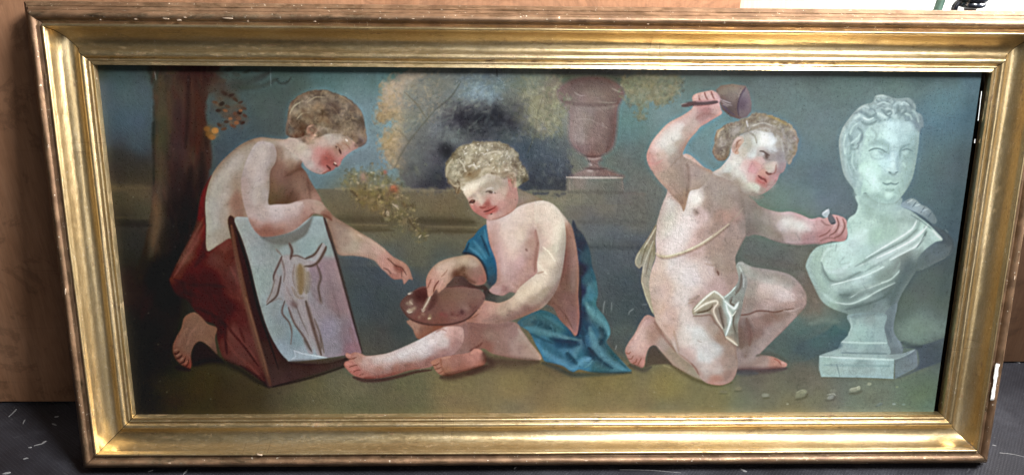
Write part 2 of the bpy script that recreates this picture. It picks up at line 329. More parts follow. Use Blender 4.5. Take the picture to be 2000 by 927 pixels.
    dabs('wood', 150, '3c3f46 34363e 4a484c 464e54 585c60', 12, 5, None, 60, .25, .3, (865, 200, 1015, 265))
    blobs("932,176,22,16,0,a3b5c4 955,186,20,14,0,9db1c2 880,270,20,9,25,7c8794 874,292,9,14,-35,2c2c32", 'wood', .45)
    strokes("26,18,34363e,.35: 885,226 930,232 975,228; 16,12,3a3c44,.3: 960,214 990,232 1006,250; 14,10,3c3a44,.3: 890,210 920,218; 26,20,32343c,.45: 870,350 850,362 820,364; 26,20,3c4048,.5: 1020,356 1060,360 1100,362; 22,16,484c56,.45: 1010,300 1040,320 1080,330; 18,12,747c7c,.4: 860,262 890,268 915,262; 20,14,8a8c80,.4: 800,185 840,170 880,165; 24,16,7c8078,.35: 790,230 820,215 850,205; 16,10,9a9080,.5: 760,160 790,150 830,146; 14,9,34343a,.5: 866,286 874,300 884,312", 'wood')
    dabs('wood', 220, 'b4a890 a89c84 948c7a 84806c', 6, 3, None, 60, .45, .3, (738, 140, 860, 240))
    MASKS['woodedge'] = ((blur(MASKS['wood'], 9) > .12)*1.).astype(np.float32)
    dabs('woodedge', 170, 'b0a088 a08e6c 94886c b8aa94 7c8076', 7, 4, None, 60, .5, .3, (722, 140, 775, 330))
    dabs('woodedge', 120, '6c7068 58605c 7c7f70 4c5254', 9, 5, None, 60, .35, .3, (770, 320, 1110, 385))
    dabs('woodedge', 110, '84866c 74785f 5c6454 96967c', 8, 4.5, None, 60, .4, .3, (1000, 125, 1115, 250))
    dabs('wood', 260, '5c6068 4a4e56 6c7074 3e4148 747a7c', 10, 5, None, 60, .34, .4, (850, 195, 1030, 275))
    dabs('wood', 170, '788484 8a9490 9aa29a 606c70', 12, 3.2, -35, 25, .4, .3, (790, 140, 960, 260))
    dabs('wood', 120, '54606c 6c7884 48525e 7c868e', 10, 3, 60, 40, .35, .3, (1000, 250, 1110, 350))
    strokes("3,2,5c5a50,.5: 770,330 790,290 820,250 850,215; 3,2,6a6656,.45: 800,280 785,260 768,250; 2.4,1.8,66604e,.5: 835,235 815,205 790,180; 3,2,4a4a44,.45: 850,215 880,190 900,160; 2.4,1.8,5a5848,.4: 1030,300 1045,260 1050,225 1060,190", 'wood')
    # ivy to the right of the urn
    fill("1215,160 1240,142 1300,140 1330,160 1318,190 1300,200 1285,206 1268,200 1250,232 1240,205 1222,192", "1240,165,747a5c 1270,160,6c7052 1300,165,6f7a62 1260,190,7e846a 1245,210,7c8a74", 9, .8, name='ivy', jit=9)
    dabs('ivy', 200, '84845f 62644a 94947a 545a4a 74785a', 8, 4, None, 60, .35, .3)
    MASKS['ivyedge'] = ((blur(MASKS['ivy'], 8) > .12)*1.).astype(np.float32)
    dabs('ivyedge', 130, '7c8062 5c6450 8c907a 50594c', 7, 3.6, None, 60, .5, .3)
    # ---- stone urn on its plinth
    fill("1088,190 1090,172 1115,156 1150,149 1185,152 1212,166 1221,182 1214,198 1208,212 1206,240 1203,268 1199,286 1190,297 1176,305 1175,312 1170,318 1176,326 1190,331 1206,338 1214,346 1118,346 1124,338 1138,331 1148,325 1151,318 1146,310 1142,305 1128,297 1116,284 1110,266 1110,245 1110,220 1098,205",
      """1110,175,6c5652 1150,158,6b5550 1190,165,6a534e 1105,200,75665c 1150,195,7a665e 1200,190,6c544e 1140,230,85746a 1175,230,78645c 1195,230,705a56 1130,265,8a7a70 1160,265,7c6860 1190,270,6e5852
 1140,290,74605a 1170,292,6c5650 1160,306,74564e 1160,320,7c665e 1150,335,8a776c 1180,338,77625a 1125,342,84736a 1210,343,7c6a60 1150,212,80706a""", 8, tag=6, name='urn', power=1.8)
    strokes("5,5,5e4a46,.45: 1096,196 1130,204 1180,205 1212,196; 4,4,85746c,.4: 1100,205 1130,211 1180,212 1206,206; 22,16,503c38,.4: 1120,164 1150,156 1190,162; 20,16,94867c,.35: 1132,215 1128,250 1136,280; 16,12,5c4844,.4: 1192,215 1196,255 1186,285; 14,10,66524c,.4: 1200,180 1208,196; 3,3,57423e,.6: 1140,304 1160,306 1178,303; 3,3,9c8a80,.7: 1144,309 1160,311 1174,308; 3,3,54403c,.6: 1138,327 1160,330 1186,329; 3,2,b0a096,.7: 1150,319 1156,323; 3,2,a89a90,.6: 1146,333 1158,334; 5,4,8d7d74,.4: 1136,220 1134,250 1138,280; 6,5,5e4844,.5: 1196,225 1194,265 1184,296", 'urn')
    strokes("2,1.5,b5a79c,.3: 1122,180 1132,187 1142,186; 1.6,1.4,b0a298,.3: 1195,173 1206,178 1216,182; 1.5,1.5,a5968c,.3: 1170,199 1190,201 1204,200; 1.6,1.4,a99a8f,.25: 1125,234 1150,233 1166,240 1185,250")
    fill("1106,346 1217,347 1219,374 1240,400 1105,400 1105,374", "1110,360,7c7666 1130,352,827568 1160,360,777466 1210,360,726f62 1200,380,6e6f64 1120,385,78745f 1160,392,716f5e", 3, .85, True, tag=6)
    strokes("2.4,2.4,b4a798,.9: 1106,346 1150,347 1216,347; 3,3,948a78,.5: 1112,352 1113,372; 2,2,8f8676,.4: 1215,350 1217,370; 5,5,5e5c50,.4: 1106,375 1218,376")
    MASKS['spray'] = np.zeros((BH, BW), np.float32)
    for (x, y, rx, ry) in ((1085, 200, 34, 30), (1078, 235, 26, 22), (1226, 178, 22, 18), (1240, 205, 12, 26), (1300, 185, 30, 20), (1060, 165, 34, 16)):
        MASKS['spray'] = np.maximum(MASKS['spray'], (((GX-x)/rx)**2+((GY-y)/ry)**2 < 1).astype(np.float32))
    dabs('spray', 190, '84866a 70745a 95957c 5c6250 6c6a54', 8, 3.6, None, 60, .42, .4)
    strokes("4,4,8c8974,.5: 655,369 780,370 880,372; 4,4,8c8974,.5: 1030,373 1106,374; 4,4,74726a,.5: 1222,378 1262,379; 6,6,4c4738,.5: 655,428 790,430; 6,6,443f30,.5: 800,430 925,433; 4,4,45412f,.45: 655,449 770,450; 4,4,45402f,.45: 830,451 930,453; 4,4,44423a,.4: 195,371 298,372; 5,5,26282a,.45: 195,438 296,440; 6,6,50534e,.35: 1130,432 1262,434; 5,5,3c4248,.4: 1140,482 1262,484")
    # ---- flower garland
    fill("668,352 700,332 742,330 768,345 782,372 800,392 812,428 838,456 826,468 800,448 770,432 742,420 716,402 694,396 690,376",
      "690,352,6a6c50 720,350,75735c 760,355,71684e 710,385,757240 740,390,7c7a48 770,385,7c745a 770,410,6f6c4e 800,430,6f6850 830,458,6a674e", 12, .45, name='garland', jit=12)
    dabs('garland', 300, '85825c 5f5d40 757440 949072 6a5c46 545038 86804e', 8, 4, None, 60, .4, .35)
    blobs("711,347,10,10,0,94786a 709,343,6,6,0,a58d7e 770,369,9,9,0,a85f48 768,365,5,4,0,bd7a5e 752,336,5,5,0,a0685c 747,362,5,4,0,a6a08c 736,366,6,4,0,9a8f76 728,378,6,4,0,8b8a58 774,402,6,3,30,aaa294 758,416,3,5,0,b4ae9a 788,434,6,6,0,857c60 745,395,5,4,0,9a9a6a 700,357,4,3,0,a8a48c 790,400,7,4,40,5c4c38 805,402,6,5,0,5e5440 694,378,8,3,40,574a34 755,428,7,4,0,84866c", None, .85)
    strokes("2,1.5,c8c4b0,.8: 756,412 755,418 760,421; 2,1.5,b8b4a0,.8: 766,398 774,404 779,409; 1.8,1.4,d0ccb4,.8: 724,336 733,339; 1.8,1.4,c0bca4,.7: 697,355 702,358 ; 2,1.4,d8d4c0,.7: 818,464 822,459; 1.6,1.4,c8c4b0,.6: 830,461 838,459; 3,2,4c4434,.6: 796,425 806,440 818,452; 3,2,4a4232,.7: 684,372 692,378 698,384")
    MASKS['garlandedge'] = ((blur(MASKS['garland'], 8) > .14)*1.).astype(np.float32)
    dabs('garlandedge', 150, '6a6a4a 84805a 55523c 968f72 4a4838', 7, 3.4, None, 60, .55, .35)
    dabs('garland', 60, 'b4ae92 c4bea4 a49a6c', 5, 2.2, None, 60, .6, .3)
    # ================= child leaning on the portfolio
    # far arm
    fill("630,400 648,418 656,425 676,437 700,452 724,466 748,483 762,496 772,504 788,512 798,522 804,538 806,546 799,545 792,552 789,554 785,545 770,545 760,538 752,530 744,523 733,510 725,506 712,502 690,499 664,498 655,486 645,455 632,425",
      "660,445,8a7468 680,470,8a7466 700,462,a08874 690,480,94806f 715,485,ac9484 735,488,b89a8c 750,505,b89284 725,500,a3897a 765,515,b4897a 785,520,b08474 800,535,a88070 770,538,a07466 755,525,b08a7c", 2.6, tag=1, name='farm')
    strokes("9,3,a8806f,.9: 760,506 780,514 794,526 801,541; 5,4,b58b7c,.9: 752,506 762,522 773,533; 6,4,b08878,.9: 788,530 792,540 789,552; 5,4,a87a6c,.85: 764,538 776,541 784,540; 7,6,7d5248,.85: 772,519 780,525 786,528; 2,1.6,5c4038,.7: 757,504 765,512 774,519 784,522 790,530 794,537; 2,1.6,6a4a42,.7: 749,523 758,527 764,535; 1.8,1.4,6e4d44,.6: 784,528 785,541; 5,3,bca593,.6: 700,458 730,474 752,490", 'farm')
    # torso, shaded chest
    fill("568,268 556,272 530,270 510,268 490,273 470,283 452,297 436,312 424,326 414,342 406,362 401,386 400,410 402,436 402,460 403,490 430,480 455,470 470,440 500,440 620,405 628,392 620,376 606,352 598,336 588,322 600,300 590,275",
      """500,274,a0917f 470,290,a39684 530,274,a59a8a 560,275,b3a597 450,305,9c9180 430,330,a39886 510,285,b0a49c 490,310,ab9f92 460,320,aca190 440,345,aea393 420,370,aba192 410,400,aaa297 415,440,a8a094 415,470,a09689
 440,380,a69888 440,420,a39688 430,460,9d9282 455,360,9a8a7a 460,395,94796a 455,420,957e70 465,350,a59384 545,300,8f7d6e 560,300,a8988a 580,300,b5a89c 545,330,7e685c 560,350,7a6056 580,345,84685c 600,360,7d655a
 570,380,745b52 600,385,8a6c62 555,395,6c5c4c 540,370,75624f 540,390,6b5e4c 590,325,7d665c 570,320,96806f 615,390,96766a 440,470,948a7a""", 2.6, tag=1, name='torso1', power=2.2)
    strokes("7,4,6f5a50,.5: 537,290 536,318 528,340 528,372; 4,3,60493f,.5: 556,345 580,332 594,330; 4,2,5c4a42,.55: 556,398 566,385 572,372; 4,3,684c44,.5: 600,350 604,372 606,388; 12,8,8c7666,.35: 458,350 462,380 470,410; 8,6,82665c,.5: 463,372 464,400 472,420; 10,4,b9aea6,.4: 438,380 424,405 420,440; 3,2,8a6a60,.4: 574,372 600,352", 'torso1')
    strokes("14,9,82766a,.45: 490,276 462,290 438,312 420,336 408,362 403,390; 22,16,8f7f70,.4: 478,300 466,335 462,370 468,410; 12,9,86685c,.45: 462,380 464,405 470,425; 26,18,b8b0a6,.4: 440,345 422,380 418,420; 20,14,b4aaa0,.35: 470,305 448,330; 16,10,978b7e,.4: 408,470 430,462 450,450; 14,10,8c6e62,.4: 548,312 545,340 540,370; 12,8,5f4a40,.45: 570,378 556,392 540,396; 14,9,947868,.4: 580,360 596,378 612,390; 12,8,6a5046,.4: 590,322 576,330 558,338; 18,12,bdb2a8,.4: 575,285 585,300 580,312; 8,6,86766a,.4: 540,284 548,296 550,310", 'torso1')
    # red drapery
    fill("413,342 403,358 394,378 388,405 385,425 376,455 352,500 334,538 331,548 344,574 366,586 378,602 396,624 420,634 424,660 432,690 444,706 470,716 500,736 526,752 520,700 502,640 486,570 466,500 452,466 428,477 404,489 402,440 400,395 406,362",
      """400,370,70302a 396,395,70201c 394,420,64201c 400,450,6a2a26 385,440,5a3a34 375,470,6a3c36 360,500,6c443c 342,540,5f302a 400,490,5c221f 420,500,653834 440,480,6e423c 450,500,5e2d29 380,520,5c2420 400,545,521412
 370,550,4c1a16 350,560,42201c 360,575,381614 420,570,4c1010 450,560,5a2a28 468,540,643a38 475,570,64322f 440,600,4c1614 470,620,5a2624 430,640,46100f 400,610,541a18 450,650,6c3f3a 480,660,6a3a36 440,680,683834 470,700,6c403c
 500,720,643430 510,745,4a2020 490,640,5c2e2a""", 3, tag=1, name='red', power=2.2)
    strokes("5,3,85504a,.55: 400,440 380,475 356,512 340,540; 4,3,8c5c52,.5: 398,425 384,452 366,486; 4,4,3a1210,.6: 340,545 370,556 410,556 440,560; 5,3,380e0e,.6: 380,600 410,612 436,628 440,650 444,690; 4,3,7a4440,.5: 450,520 462,545 470,575; 5,3,824c46,.5: 445,640 470,665 500,700; 4,2,3c100f,.7: 440,630 455,650 480,680 505,715; 4,3,7c4842,.6: 440,660 460,690 490,715 515,742; 4,2,441514,.7: 420,640 436,640 440,664 442,690; 5,4,6f3a34,.5: 420,660 428,690 440,702; 4,3,401412,.5: 468,640 478,668; 3,2,4a1c1a,.6: 452,505 462,500 ; 5,3,33100f,.7: 470,714 500,734 522,748; 8,5,86302a,.4: 395,365 391,400 390,430; 6,4,3c0f0d,.5: 400,470 398,495 380,520", 'red')
    dabs('red', 200, '7a4640 4c1614 5e2a26 6e3a34', 20, 3, 60, 25, .25, .2)
    # rear foot
    fill("378,609 360,619 354,640 344,658 337,678 341,697 352,710 362,716 371,720 375,708 373,692 380,674 392,666 408,676 424,692 420,660 424,640 406,632 392,617", "376,620,8c6a58 360,640,8a6a5a 390,645,957260 410,650,8a6654 350,670,8a6656 345,690,7a5646 360,700,84594a 370,715,8c4f40 368,680,8c6a5a 400,665,94715e 416,680,805e50", 2.6, tag=1, name='foot1')
    strokes("2.2,1.8,432820,.8: 340,690 346,690 350,685; 2.2,1.8,432820,.8: 344,700 351,698 356,692; 2.2,1.8,432820,.8: 352,709 359,706 362,698; 2.2,1.8,4a2c24,.7: 362,716 367,710 368,702; 3,2.4,a88270,.6: 340,684 346,682; 3,2.4,a88270,.6: 345,694 352,690; 3,2.4,a88270,.6: 352,703 358,698; 3,2.4,a4705e,.6: 362,710 367,704; 5,4,a07c6a,.5: 348,674 354,660 366,640; 4,3,a98472,.4: 366,672 372,652 382,640", 'foot1')
    fill("380,674 392,667 408,677 424,692 436,706 420,706 400,706 384,710 376,712 374,695", "281c18", 4, .85)
    strokes("9,5,1c1813,.7: 380,712 410,704 440,708 470,722 500,742 526,756; 6,4,2a1c18,.7: 344,716 372,722 ")
    # portfolio: board, edge, drawing sheet
    fill("445,430 458,427 484,500 505,580 530,640 560,690 566,706 640,708 700,690 704,699 660,716 600,735 534,754 522,752 512,700 490,630 470,540 455,480", "450,440,4c3420 470,500,43241a 490,580,3e1f18 510,640,40241c 530,690,48302a 540,740,55403a 580,720,4c3630 620,715,4a3631 670,705,4a3a36 560,700,40302a 600,712,463029", 2, tag=2, name='board')
    stroke("452,440 462,500 478,575 496,645 512,700 528,750", (5, 8), "6e4c3c", .9, .6, tag=2)
    strokes("3,3,86654f,.6: 480,580 500,650 516,705 524,735; 3,3,241410,.7: 462,450 484,520 504,600 524,660 544,720; 4,3,1f1410,.8: 532,755 600,738 660,719 700,703")
    fill("458,427 486,424 560,426 630,423 640,450 656,500 672,560 690,620 706,686 690,690 650,697 612,702 570,706 560,701 545,684 524,645 506,590 488,515 472,465",
      """465,435,a0a49c 480,450,9ba29b 500,500,98a39c 510,540,93a098 500,560,95a39c 525,600,939f9c 560,490,98a49e 550,470,7c8078 620,450,9cada9 600,480,98aaa6 640,480,93a09b 620,530,a08e90 650,530,a08a8a 670,590,9a8284 690,650,97808a
 600,560,a0989a 560,560,a09c9a 560,620,8f9ea0 580,660,8ea2a6 560,690,98aab0 610,640,a0989c 640,640,9a929e 650,680,99909a 690,685,8f7074 530,640,909f9e 620,600,a0949a 600,690,a0aeb4""", 2, tag=2, name='sheet', power=2.)
    fill("508,461 540,460 575,450 600,432 612,420 600,455 580,470 562,476 545,476 528,474", "6f7068", 5, .8, clip='sheet')
    fill("622,507 652,505 660,540 680,600 640,600 628,560", "988086", 9, .5, clip='sheet')
    fill("546,503 570,497 598,506 605,530 600,560 600,590 580,596 558,590 556,560 552,530", "a89e98", 5, .7, clip='sheet')
    fill("560,586 580,592 594,620 606,660 612,688 602,688 586,650 570,622", "a3989a", 4, .65, clip='sheet')
    fill("580,590 602,586 616,636 634,690 620,692 604,650", "a69a9a", 4, .65, clip='sheet')
    fill("605,515 624,510 630,550 627,592 610,576 603,545", "8f7c80", 5, .6, clip='sheet')
    fill("612,500 626,476 636,478 634,490 622,510 606,518 598,510", "aaa29e", 3, .7, clip='sheet')
    fill("548,505 540,530 546,545 542,575 524,592 520,586 532,566 534,535", "a09690", 4, .6, clip='sheet')
    strokes("""4,4,6e5c54: 565,474 570,489 567,506; 3,2,6c5c54: 570,500 581,499 595,505; 4,2,74675e: 596,505 612,498 620,489 624,481 629,474; 2,2,8a9a96: 624,482 627,474 634,473 637,481; 4,3,705f56: 637,481 634,489 623,509 612,518 596,519;
 3,2,80736a: 539,486 550,498; 3,2,7c6a62: 550,500 544,517 536,534 534,545; 3,2,6f5e55: 549,538 545,560 540,578 521,594; 2,2,7f7066: 537,545 530,570 521,590; 3,2,7a6a62: 550,505 556,530 554,550;
 10,7,84704f,.7: 586,518 588,545 588,572; 7,5,80705a,.6: 602,532 602,555 598,572; 4,3,7b6662: 618,515 626,540 622,560 626,586; 5,4,85706a,.6: 624,580 628,592;
 3,2,7c706c: 556,587 551,610 564,628 570,646 568,672; 3,2,84726f: 564,600 575,630 595,658 608,684; 2,2,756662: 578,596 589,624 604,656; 5,4,766560: 598,588 608,625 620,665 627,692; 3,3,75665e: 614,622 626,655 633,688; 4,3,6a6460,.7: 594,662 602,676 608,685;
 3,2,866f6b,.5: 560,560 566,575 574,588; 9,7,a39a98,.5: 560,520 564,550 570,580; 6,5,a59e9e,.6: 590,600 600,640 612,680; 7,5,735d59,.7: 572,592 578,598; 3,2,867268,.6: 575,516 572,540 576,560; 4,3,927c6c,.5: 570,560 580,578 592,582; 2,2,8a7c76,.5: 530,590 545,582 552,586; 3,2,5e4c42,.7: 565,476 571,490 567,506; 3,2,5f4e44,.7: 596,505 612,498 622,486 629,475; 3.4,2.6,5c4a40,.7: 637,482 633,492 622,510 608,519 594,520; 3,2.4,62524a,.65: 551,500 543,518 535,536 534,548; 3,2.2,5f4f46,.65: 549,540 545,562 538,580 520,595; 12,8,7c6444,.55: 587,522 588,548 586,572; 4,3,5e4c44,.6: 597,588 608,626 620,666 628,693; 3,2.2,66564f,.6: 563,600 575,631 595,660 609,686; 3,2.4,64544e,.6: 618,514 627,540 622,562 627,588; 3,2,645650,.5: 556,588 551,610 565,630 570,650;
 5,4,8a7478,.45: 640,530 650,570 664,620; 3,2,a8b0ae,.6: 606,505 614,508 622,498; 4,3,b0a8a6,.5: 562,502 566,514; 3,2,6a5a52,.6: 625,655 628,680""", 'sheet', .75)
    fill("574,684 584,690 610,693 640,698 612,701 572,704 567,702 575,696", "a3b2b8", 1.6, .95, True, clip=None, tag=2)
    strokes("2,2,c4d0d4,.9: 574,684 592,690 616,694 638,698; 2,1.5,b8c6cc,.8: 575,685 577,695 568,702; 6,4,3e2c28,.7: 566,707 600,708 640,705 690,697; 4,3,3a2c2a,.85: 634,426 645,462 660,512 676,570 692,630 708,688; 3,3,57423c,.7: 632,424 646,470; 6,3,8a6a6c,.5: 684,640 698,686")
    # near arm
    fill("500,280 520,277 534,283 540,300 537,318 527,336 526,370 524,398 540,399 564,398 580,393 602,389 624,393 636,405 644,416 646,424 636,424 628,420 614,417 606,424 596,432 576,448 550,458 516,462 502,455 490,438 480,412 473,382 471,354 476,330 484,308",
      """515,290,b5aaa4 500,310,b5a8a2 520,320,b0a6a2 490,340,b3a29a 510,350,b8aca8 480,360,ab968a 500,380,b5a49c 520,380,a89c96 490,410,b3a098 510,420,bba9a4 540,415,beaead 570,410,b8a09c 600,400,a58a80 625,402,a18a7c 640,416,8f7668
 500,440,ae8e84 520,452,9c7264 550,448,a5857a 575,435,a48a82 600,420,9a7a70 530,330,94887c 524,360,9c8e80""", 2.6, tag=1, name='arm1', power=2.)
    strokes("16,10,8c7c70,.5: 534,290 533,318 526,340 525,372; 14,10,8a685c,.45: 486,430 500,452 530,459 556,452 580,440 600,426; 22,14,c2b8b4,.45: 508,296 500,325 494,360 498,395; 16,12,9a8880,.35: 476,335 474,365 482,405; 18,12,c4b6b4,.4: 530,412 560,412 590,402; 10,7,a07a70,.4: 596,412 612,405 628,406; 12,8,a89890,.35: 520,340 514,370 518,395", 'arm1')
    strokes("9,7,9c6a5c,.55: 500,448 515,455 535,455 552,450; 10,4,c4b8b6,.5: 520,402 545,404 570,401 590,396; 5,3,7c5c52,.6: 628,418 640,417 646,424; 3,2,70544a,.6: 604,424 612,417 622,420; 12,8,c0b4b2,.45: 512,300 508,330 500,362; 3,2,8a6e62,.5: 608,405 614,414; 14,10,a48e82,.35: 478,350 478,385 486,415", 'arm1')
    strokes("4,3,6c4c42,.8: 632,420 642,424 648,430; 5,3,8c6c60,.8: 628,414 640,416 648,425")
    # head
    fill("560,262 561,232 565,208 574,194 592,182 616,176 640,177 660,184 678,191 694,203 707,220 713,244 717,272 712,283 700,288 690,283 684,270 660,262 640,262 620,270 612,280 596,282 580,272", """575,210,7d6f60 600,192,75685a 630,184,6a5e52 660,194,6c6258 680,210,6e655a 700,230,6c655a 708,260,6b6258 710,280,7a7074 590,225,7f6c54 620,215,76644f 650,215,5f544c 575,240,6e5c4a 590,252,5c4334
 630,240,6c5a46 660,235,6e655a 680,250,7c7060 565,255,6a6a66 690,270,77695a 580,265,5a3a30""", 3, tag=1, name='hair1', jit=1.5)
    fill("588,268 600,262 604,248 618,246 632,248 650,252 672,260 688,274 700,287 688,295 677,303 668,313 665,321 660,326 655,327 652,331 646,334 640,336 632,340 620,339 606,333 596,325 588,312 575,300 560,290 556,275 572,271",
      """570,280,b5a498 590,285,b9ada0 600,300,bdb0aa 606,320,b5a8a4 625,335,a89894 615,278,b8a394 640,262,aaa298 660,268,a39a90 680,278,9a8a7c 690,288,a08680 650,276,b3a49e 630,280,bda79e 625,295,bd8c86 635,305,b0726e 645,310,a5625e
 635,318,b06d6a 650,300,b08680 660,290,8f7468 672,292,a08a80 676,300,b09092 664,312,b4807e 660,320,ac807e 650,322,a06662 645,330,a8706c 630,334,b88c88 618,310,bd9690 610,255,a87c6c 600,270,ab8a78 660,305,b48c84 620,265,b09884""", 2.2, tag=1, name='face1', power=2.)
    blobs("638,306,17,16,0,b4746f 648,316,9,8,0,a0625d 626,298,10,9,0,c09a94", 'face1', .35)
    strokes("2.4,2,54382f,.85: 656,286 661,290 665,296 666,301; 2,1.5,94786a,.7: 657,281 665,286 670,294; 1.5,1.2,d8c8be,.7: 659,288 661,291; 2.6,2.2,503630,.75: 663,294 665,299; 5,3,9a7c70,.4: 654,290 658,300 666,305; 2.5,2,5c2c28,.9: 638,323 643,328 646,331; 2.5,2,5a3430,.9: 651,320 656,323 659,325; 1.5,1.2,e4d4c8,.8: 653,317 656,320; 3,2,7a5048,.6: 646,332 640,335 630,339; 2,2,7c7068,.7: 616,338 626,341 634,339; 3,2,8c6c60,.5: 668,278 678,284 684,292; 2,1.5,efe4da,.8: 675,272 679,276", 'face1')
    fill("598,252 604,245 614,244 619,250 617,258 611,264 608,271 602,271 598,263", "600,250,ab8472 612,250,96705f 606,258,8f6654 604,268,b09080", 1.8, tag=1, name='ear1')
    strokes("2,1.5,744c3e,.7: 604,250 612,250 614,256 608,262; 2,1.5,bf9c8a,.6: 600,256 602,248 610,246", 'ear1')
    strokes("5,3,52362a,.7: 575,262 588,262 597,260; 5,3,86766a,.6: 560,262 563,242 566,228")
    # hairline wisps
    strokes("8,4,857a6c,.6: 622,250 640,252 660,260 678,270; 6,3,7f7264,.6: 640,248 668,256 688,272; 5,3,736858,.6: 618,246 632,243 650,246")
    hair('hair1', 640, 245, 170, '8f816c 5c5044 98886f 51473c 7a6c58 8f826e')
    strokes("2.4,1.5,b0a890,.6: 566,222 574,208 586,200; 2,1.5,aa9e86,.6: 580,232 590,222 604,220; 2.4,1.5,a89a80,.5: 600,200 616,190 634,190; 2,1.5,9c8e76,.5: 640,205 655,215 664,232; 2.2,1.5,a39880,.5: 662,186 676,194 688,204; 10,6,584c44,.5: 640,195 652,208 660,222; 7,5,5c4a3a,.5: 590,214 600,225 612,228; 8,5,5a4c40,.5: 575,245 585,250", 'hair1')
    # ================= seated child with the palette
    # blue drapery behind
    fill("1117,436 1128,446 1140,460 1152,488 1157,520 1164,542 1168,572 1165,596 1180,616 1190,636 1192,652 1185,666 1192,678 1208,696 1226,716 1233,724 1210,728 1160,727 1132,721 1118,726 1100,714 1080,709 1064,705 1056,690 1044,668 1032,646 1010,630 1036,611 1052,605 1072,608 1092,621 1112,642 1124,652 1110,560",
      """1122,450,3a4048 1130,480,2c3846 1148,500,344c58 1135,530,262c3e 1150,540,2f5664 1160,560,3f6c76 1136,570,26344a 1150,580,3a6e7c 1160,590,3f7078 1140,610,24384c 1165,615,45727c 1150,605,3a6c7a 1060,625,335e68 1035,625,44646a 1085,640,37646e 1050,645,3a6a76
 1080,655,3b7180 1070,680,3e7590 1060,670,3f7692 1100,690,3f7690 1120,714,4580a0 1095,668,25506a 1115,668,1e485c 1130,690,33687c 1120,690,447c96 1140,640,20425a 1160,650,35687e 1180,640,3f6a74 1150,690,2b5a6c 1180,700,40707c 1212,717,467480
 1142,708,427c96 1170,718,34606a 1200,690,33585c 1185,655,44707a 1150,665,3a6f8a 1165,680,44788a 1175,670,2f5560 1130,660,1f4458""", 3, tag=4, name='blue', power=2.4)
    strokes("""7,4,4f8089,.7: 1146,592 1152,606 1168,620 1182,634 1189,650 1182,664; 5,3,3a6c78,.6: 1150,560 1148,585; 6,4,467884,.7: 1024,640 1050,645 1080,652 1110,660 1134,664; 6,4,193c50,.75: 1078,660 1098,665 1126,668; 7,5,4d8498,.7: 1135,664 1134,674 1124,688 1122,698;
 8,5,4c8090,.75: 1152,640 1160,668 1170,688 1190,706 1222,722; 4,3,1e4450,.75: 1150,678 1166,696 1188,714; 7,4,4c8cab,.75: 1112,720 1128,714 1142,702 1156,698; 5,3,1f485a,.7: 1108,688 1118,700 1128,708; 7,5,4a85a4,.6: 1048,672 1070,690 1095,708 1116,722; 4,3,275062,.6: 1035,650 1060,662 1080,670; 5,3,244c58,.6: 1052,634 1064,640 1078,640;
 5,3,1d3c50,.7: 1140,600 1136,640 1142,670; 4,3,1a2434,.8: 1131,520 1133,570 1133,630 1128,654; 5,3,2b5a66,.6: 1178,640 1184,655 1176,670; 4,3,407480,.6: 1100,640 1080,625 1060,615; 3,2,5c94a4,.5: 1160,700 1150,712 1140,718; 4,3,2c545c,.6: 1186,676 1205,700 1222,716""", 'blue')
    strokes("12,8,17384c,.5: 1076,660 1100,668 1130,672; 12,8,1a3c4e,.5: 1138,600 1136,640 1144,676 1160,700; 9,6,62a0b0,.5: 1150,600 1168,618 1184,636 1188,652; 10,7,5a98b4,.5: 1060,684 1090,704 1116,720; 8,6,5c9ab6,.55: 1116,720 1134,708 1152,700; 8,6,5690a0,.5: 1156,650 1164,676 1184,702 1216,720; 8,6,163646,.5: 1150,680 1170,702 1196,718; 8,5,528898,.5: 1030,640 1070,650 1110,660; 8,6,1d4050,.45: 1040,628 1064,634 1084,646; 7,5,1b3f50,.5: 1106,690 1116,704 1126,710; 8,6,4a8496,.4: 1152,560 1156,585; 7,5,16303e,.5: 1172,640 1180,656 1172,672; 9,6,285466,.4: 1060,665 1078,684 1100,698", 'blue')
    dabs('blue', 120, '4a8296 2a5a6c 21485a 5a94a4 35687c', 16, 2.6, 60, 40, .2, .3)
    fill("951,438 936,447 925,461 914,470 908,484 904,493 918,498 931,504 942,519 950,541 955,556 968,552 973,525 966,500 957,475 953,455",
      "942,452,33667e 932,470,2f6480 918,480,356c84 912,490,2a5468 935,488,3c768e 950,480,2a5c76 945,500,35708a 957,510,2a5e78 958,530,2c5468 962,545,374c58 948,465,3a7088", 2.2, tag=4, name='blue2')
    strokes("3,2,1f4458,.7: 940,460 948,480 956,500; 4,3,4a88a0,.6: 925,470 938,486 950,505; 3,2,1e4254,.7: 916,474 910,490; 3,2,508ca4,.5: 946,448 950,470 958,492; 3,2,24485a,.7: 905,493 918,496 932,502; 4,3,5290a8,.5: 918,484 932,494 942,506", 'blue2')
    strokes("5,3,24323a,.8: 904,494 918,497 934,505 946,522 952,545; 8,5,3a4248,.7: 953,552 962,562 958,570")
    # thigh and far knee
    fill("800,624 806,642 818,662 846,652 872,640 900,632", "810,640,a28070 830,645,8a675c 860,635,8a6458", 2.4, tag=3)
    fill("866,632 920,626 1000,627 1020,646 1036,668 1058,698 1040,704 1000,699 962,690 944,680 920,688 886,700 860,700 880,668", "900,645,94726a 930,640,8f6a60 960,655,96776b 1000,650,9a7c70 1010,675,a4897c 1040,690,b39c8c 980,680,96766c 930,665,8c675e 950,675,8a6258 900,680,97746a 870,690,93706a 1020,660,a89384", 2.6, tag=3, name='thigh2')
    strokes("4,2,6c443c,.6: 918,684 934,676 942,668; 4,3,b8a797,.5: 1012,642 1030,668 1050,694; 8,6,80605a,.35: 920,640 960,640 1000,632", 'thigh2')
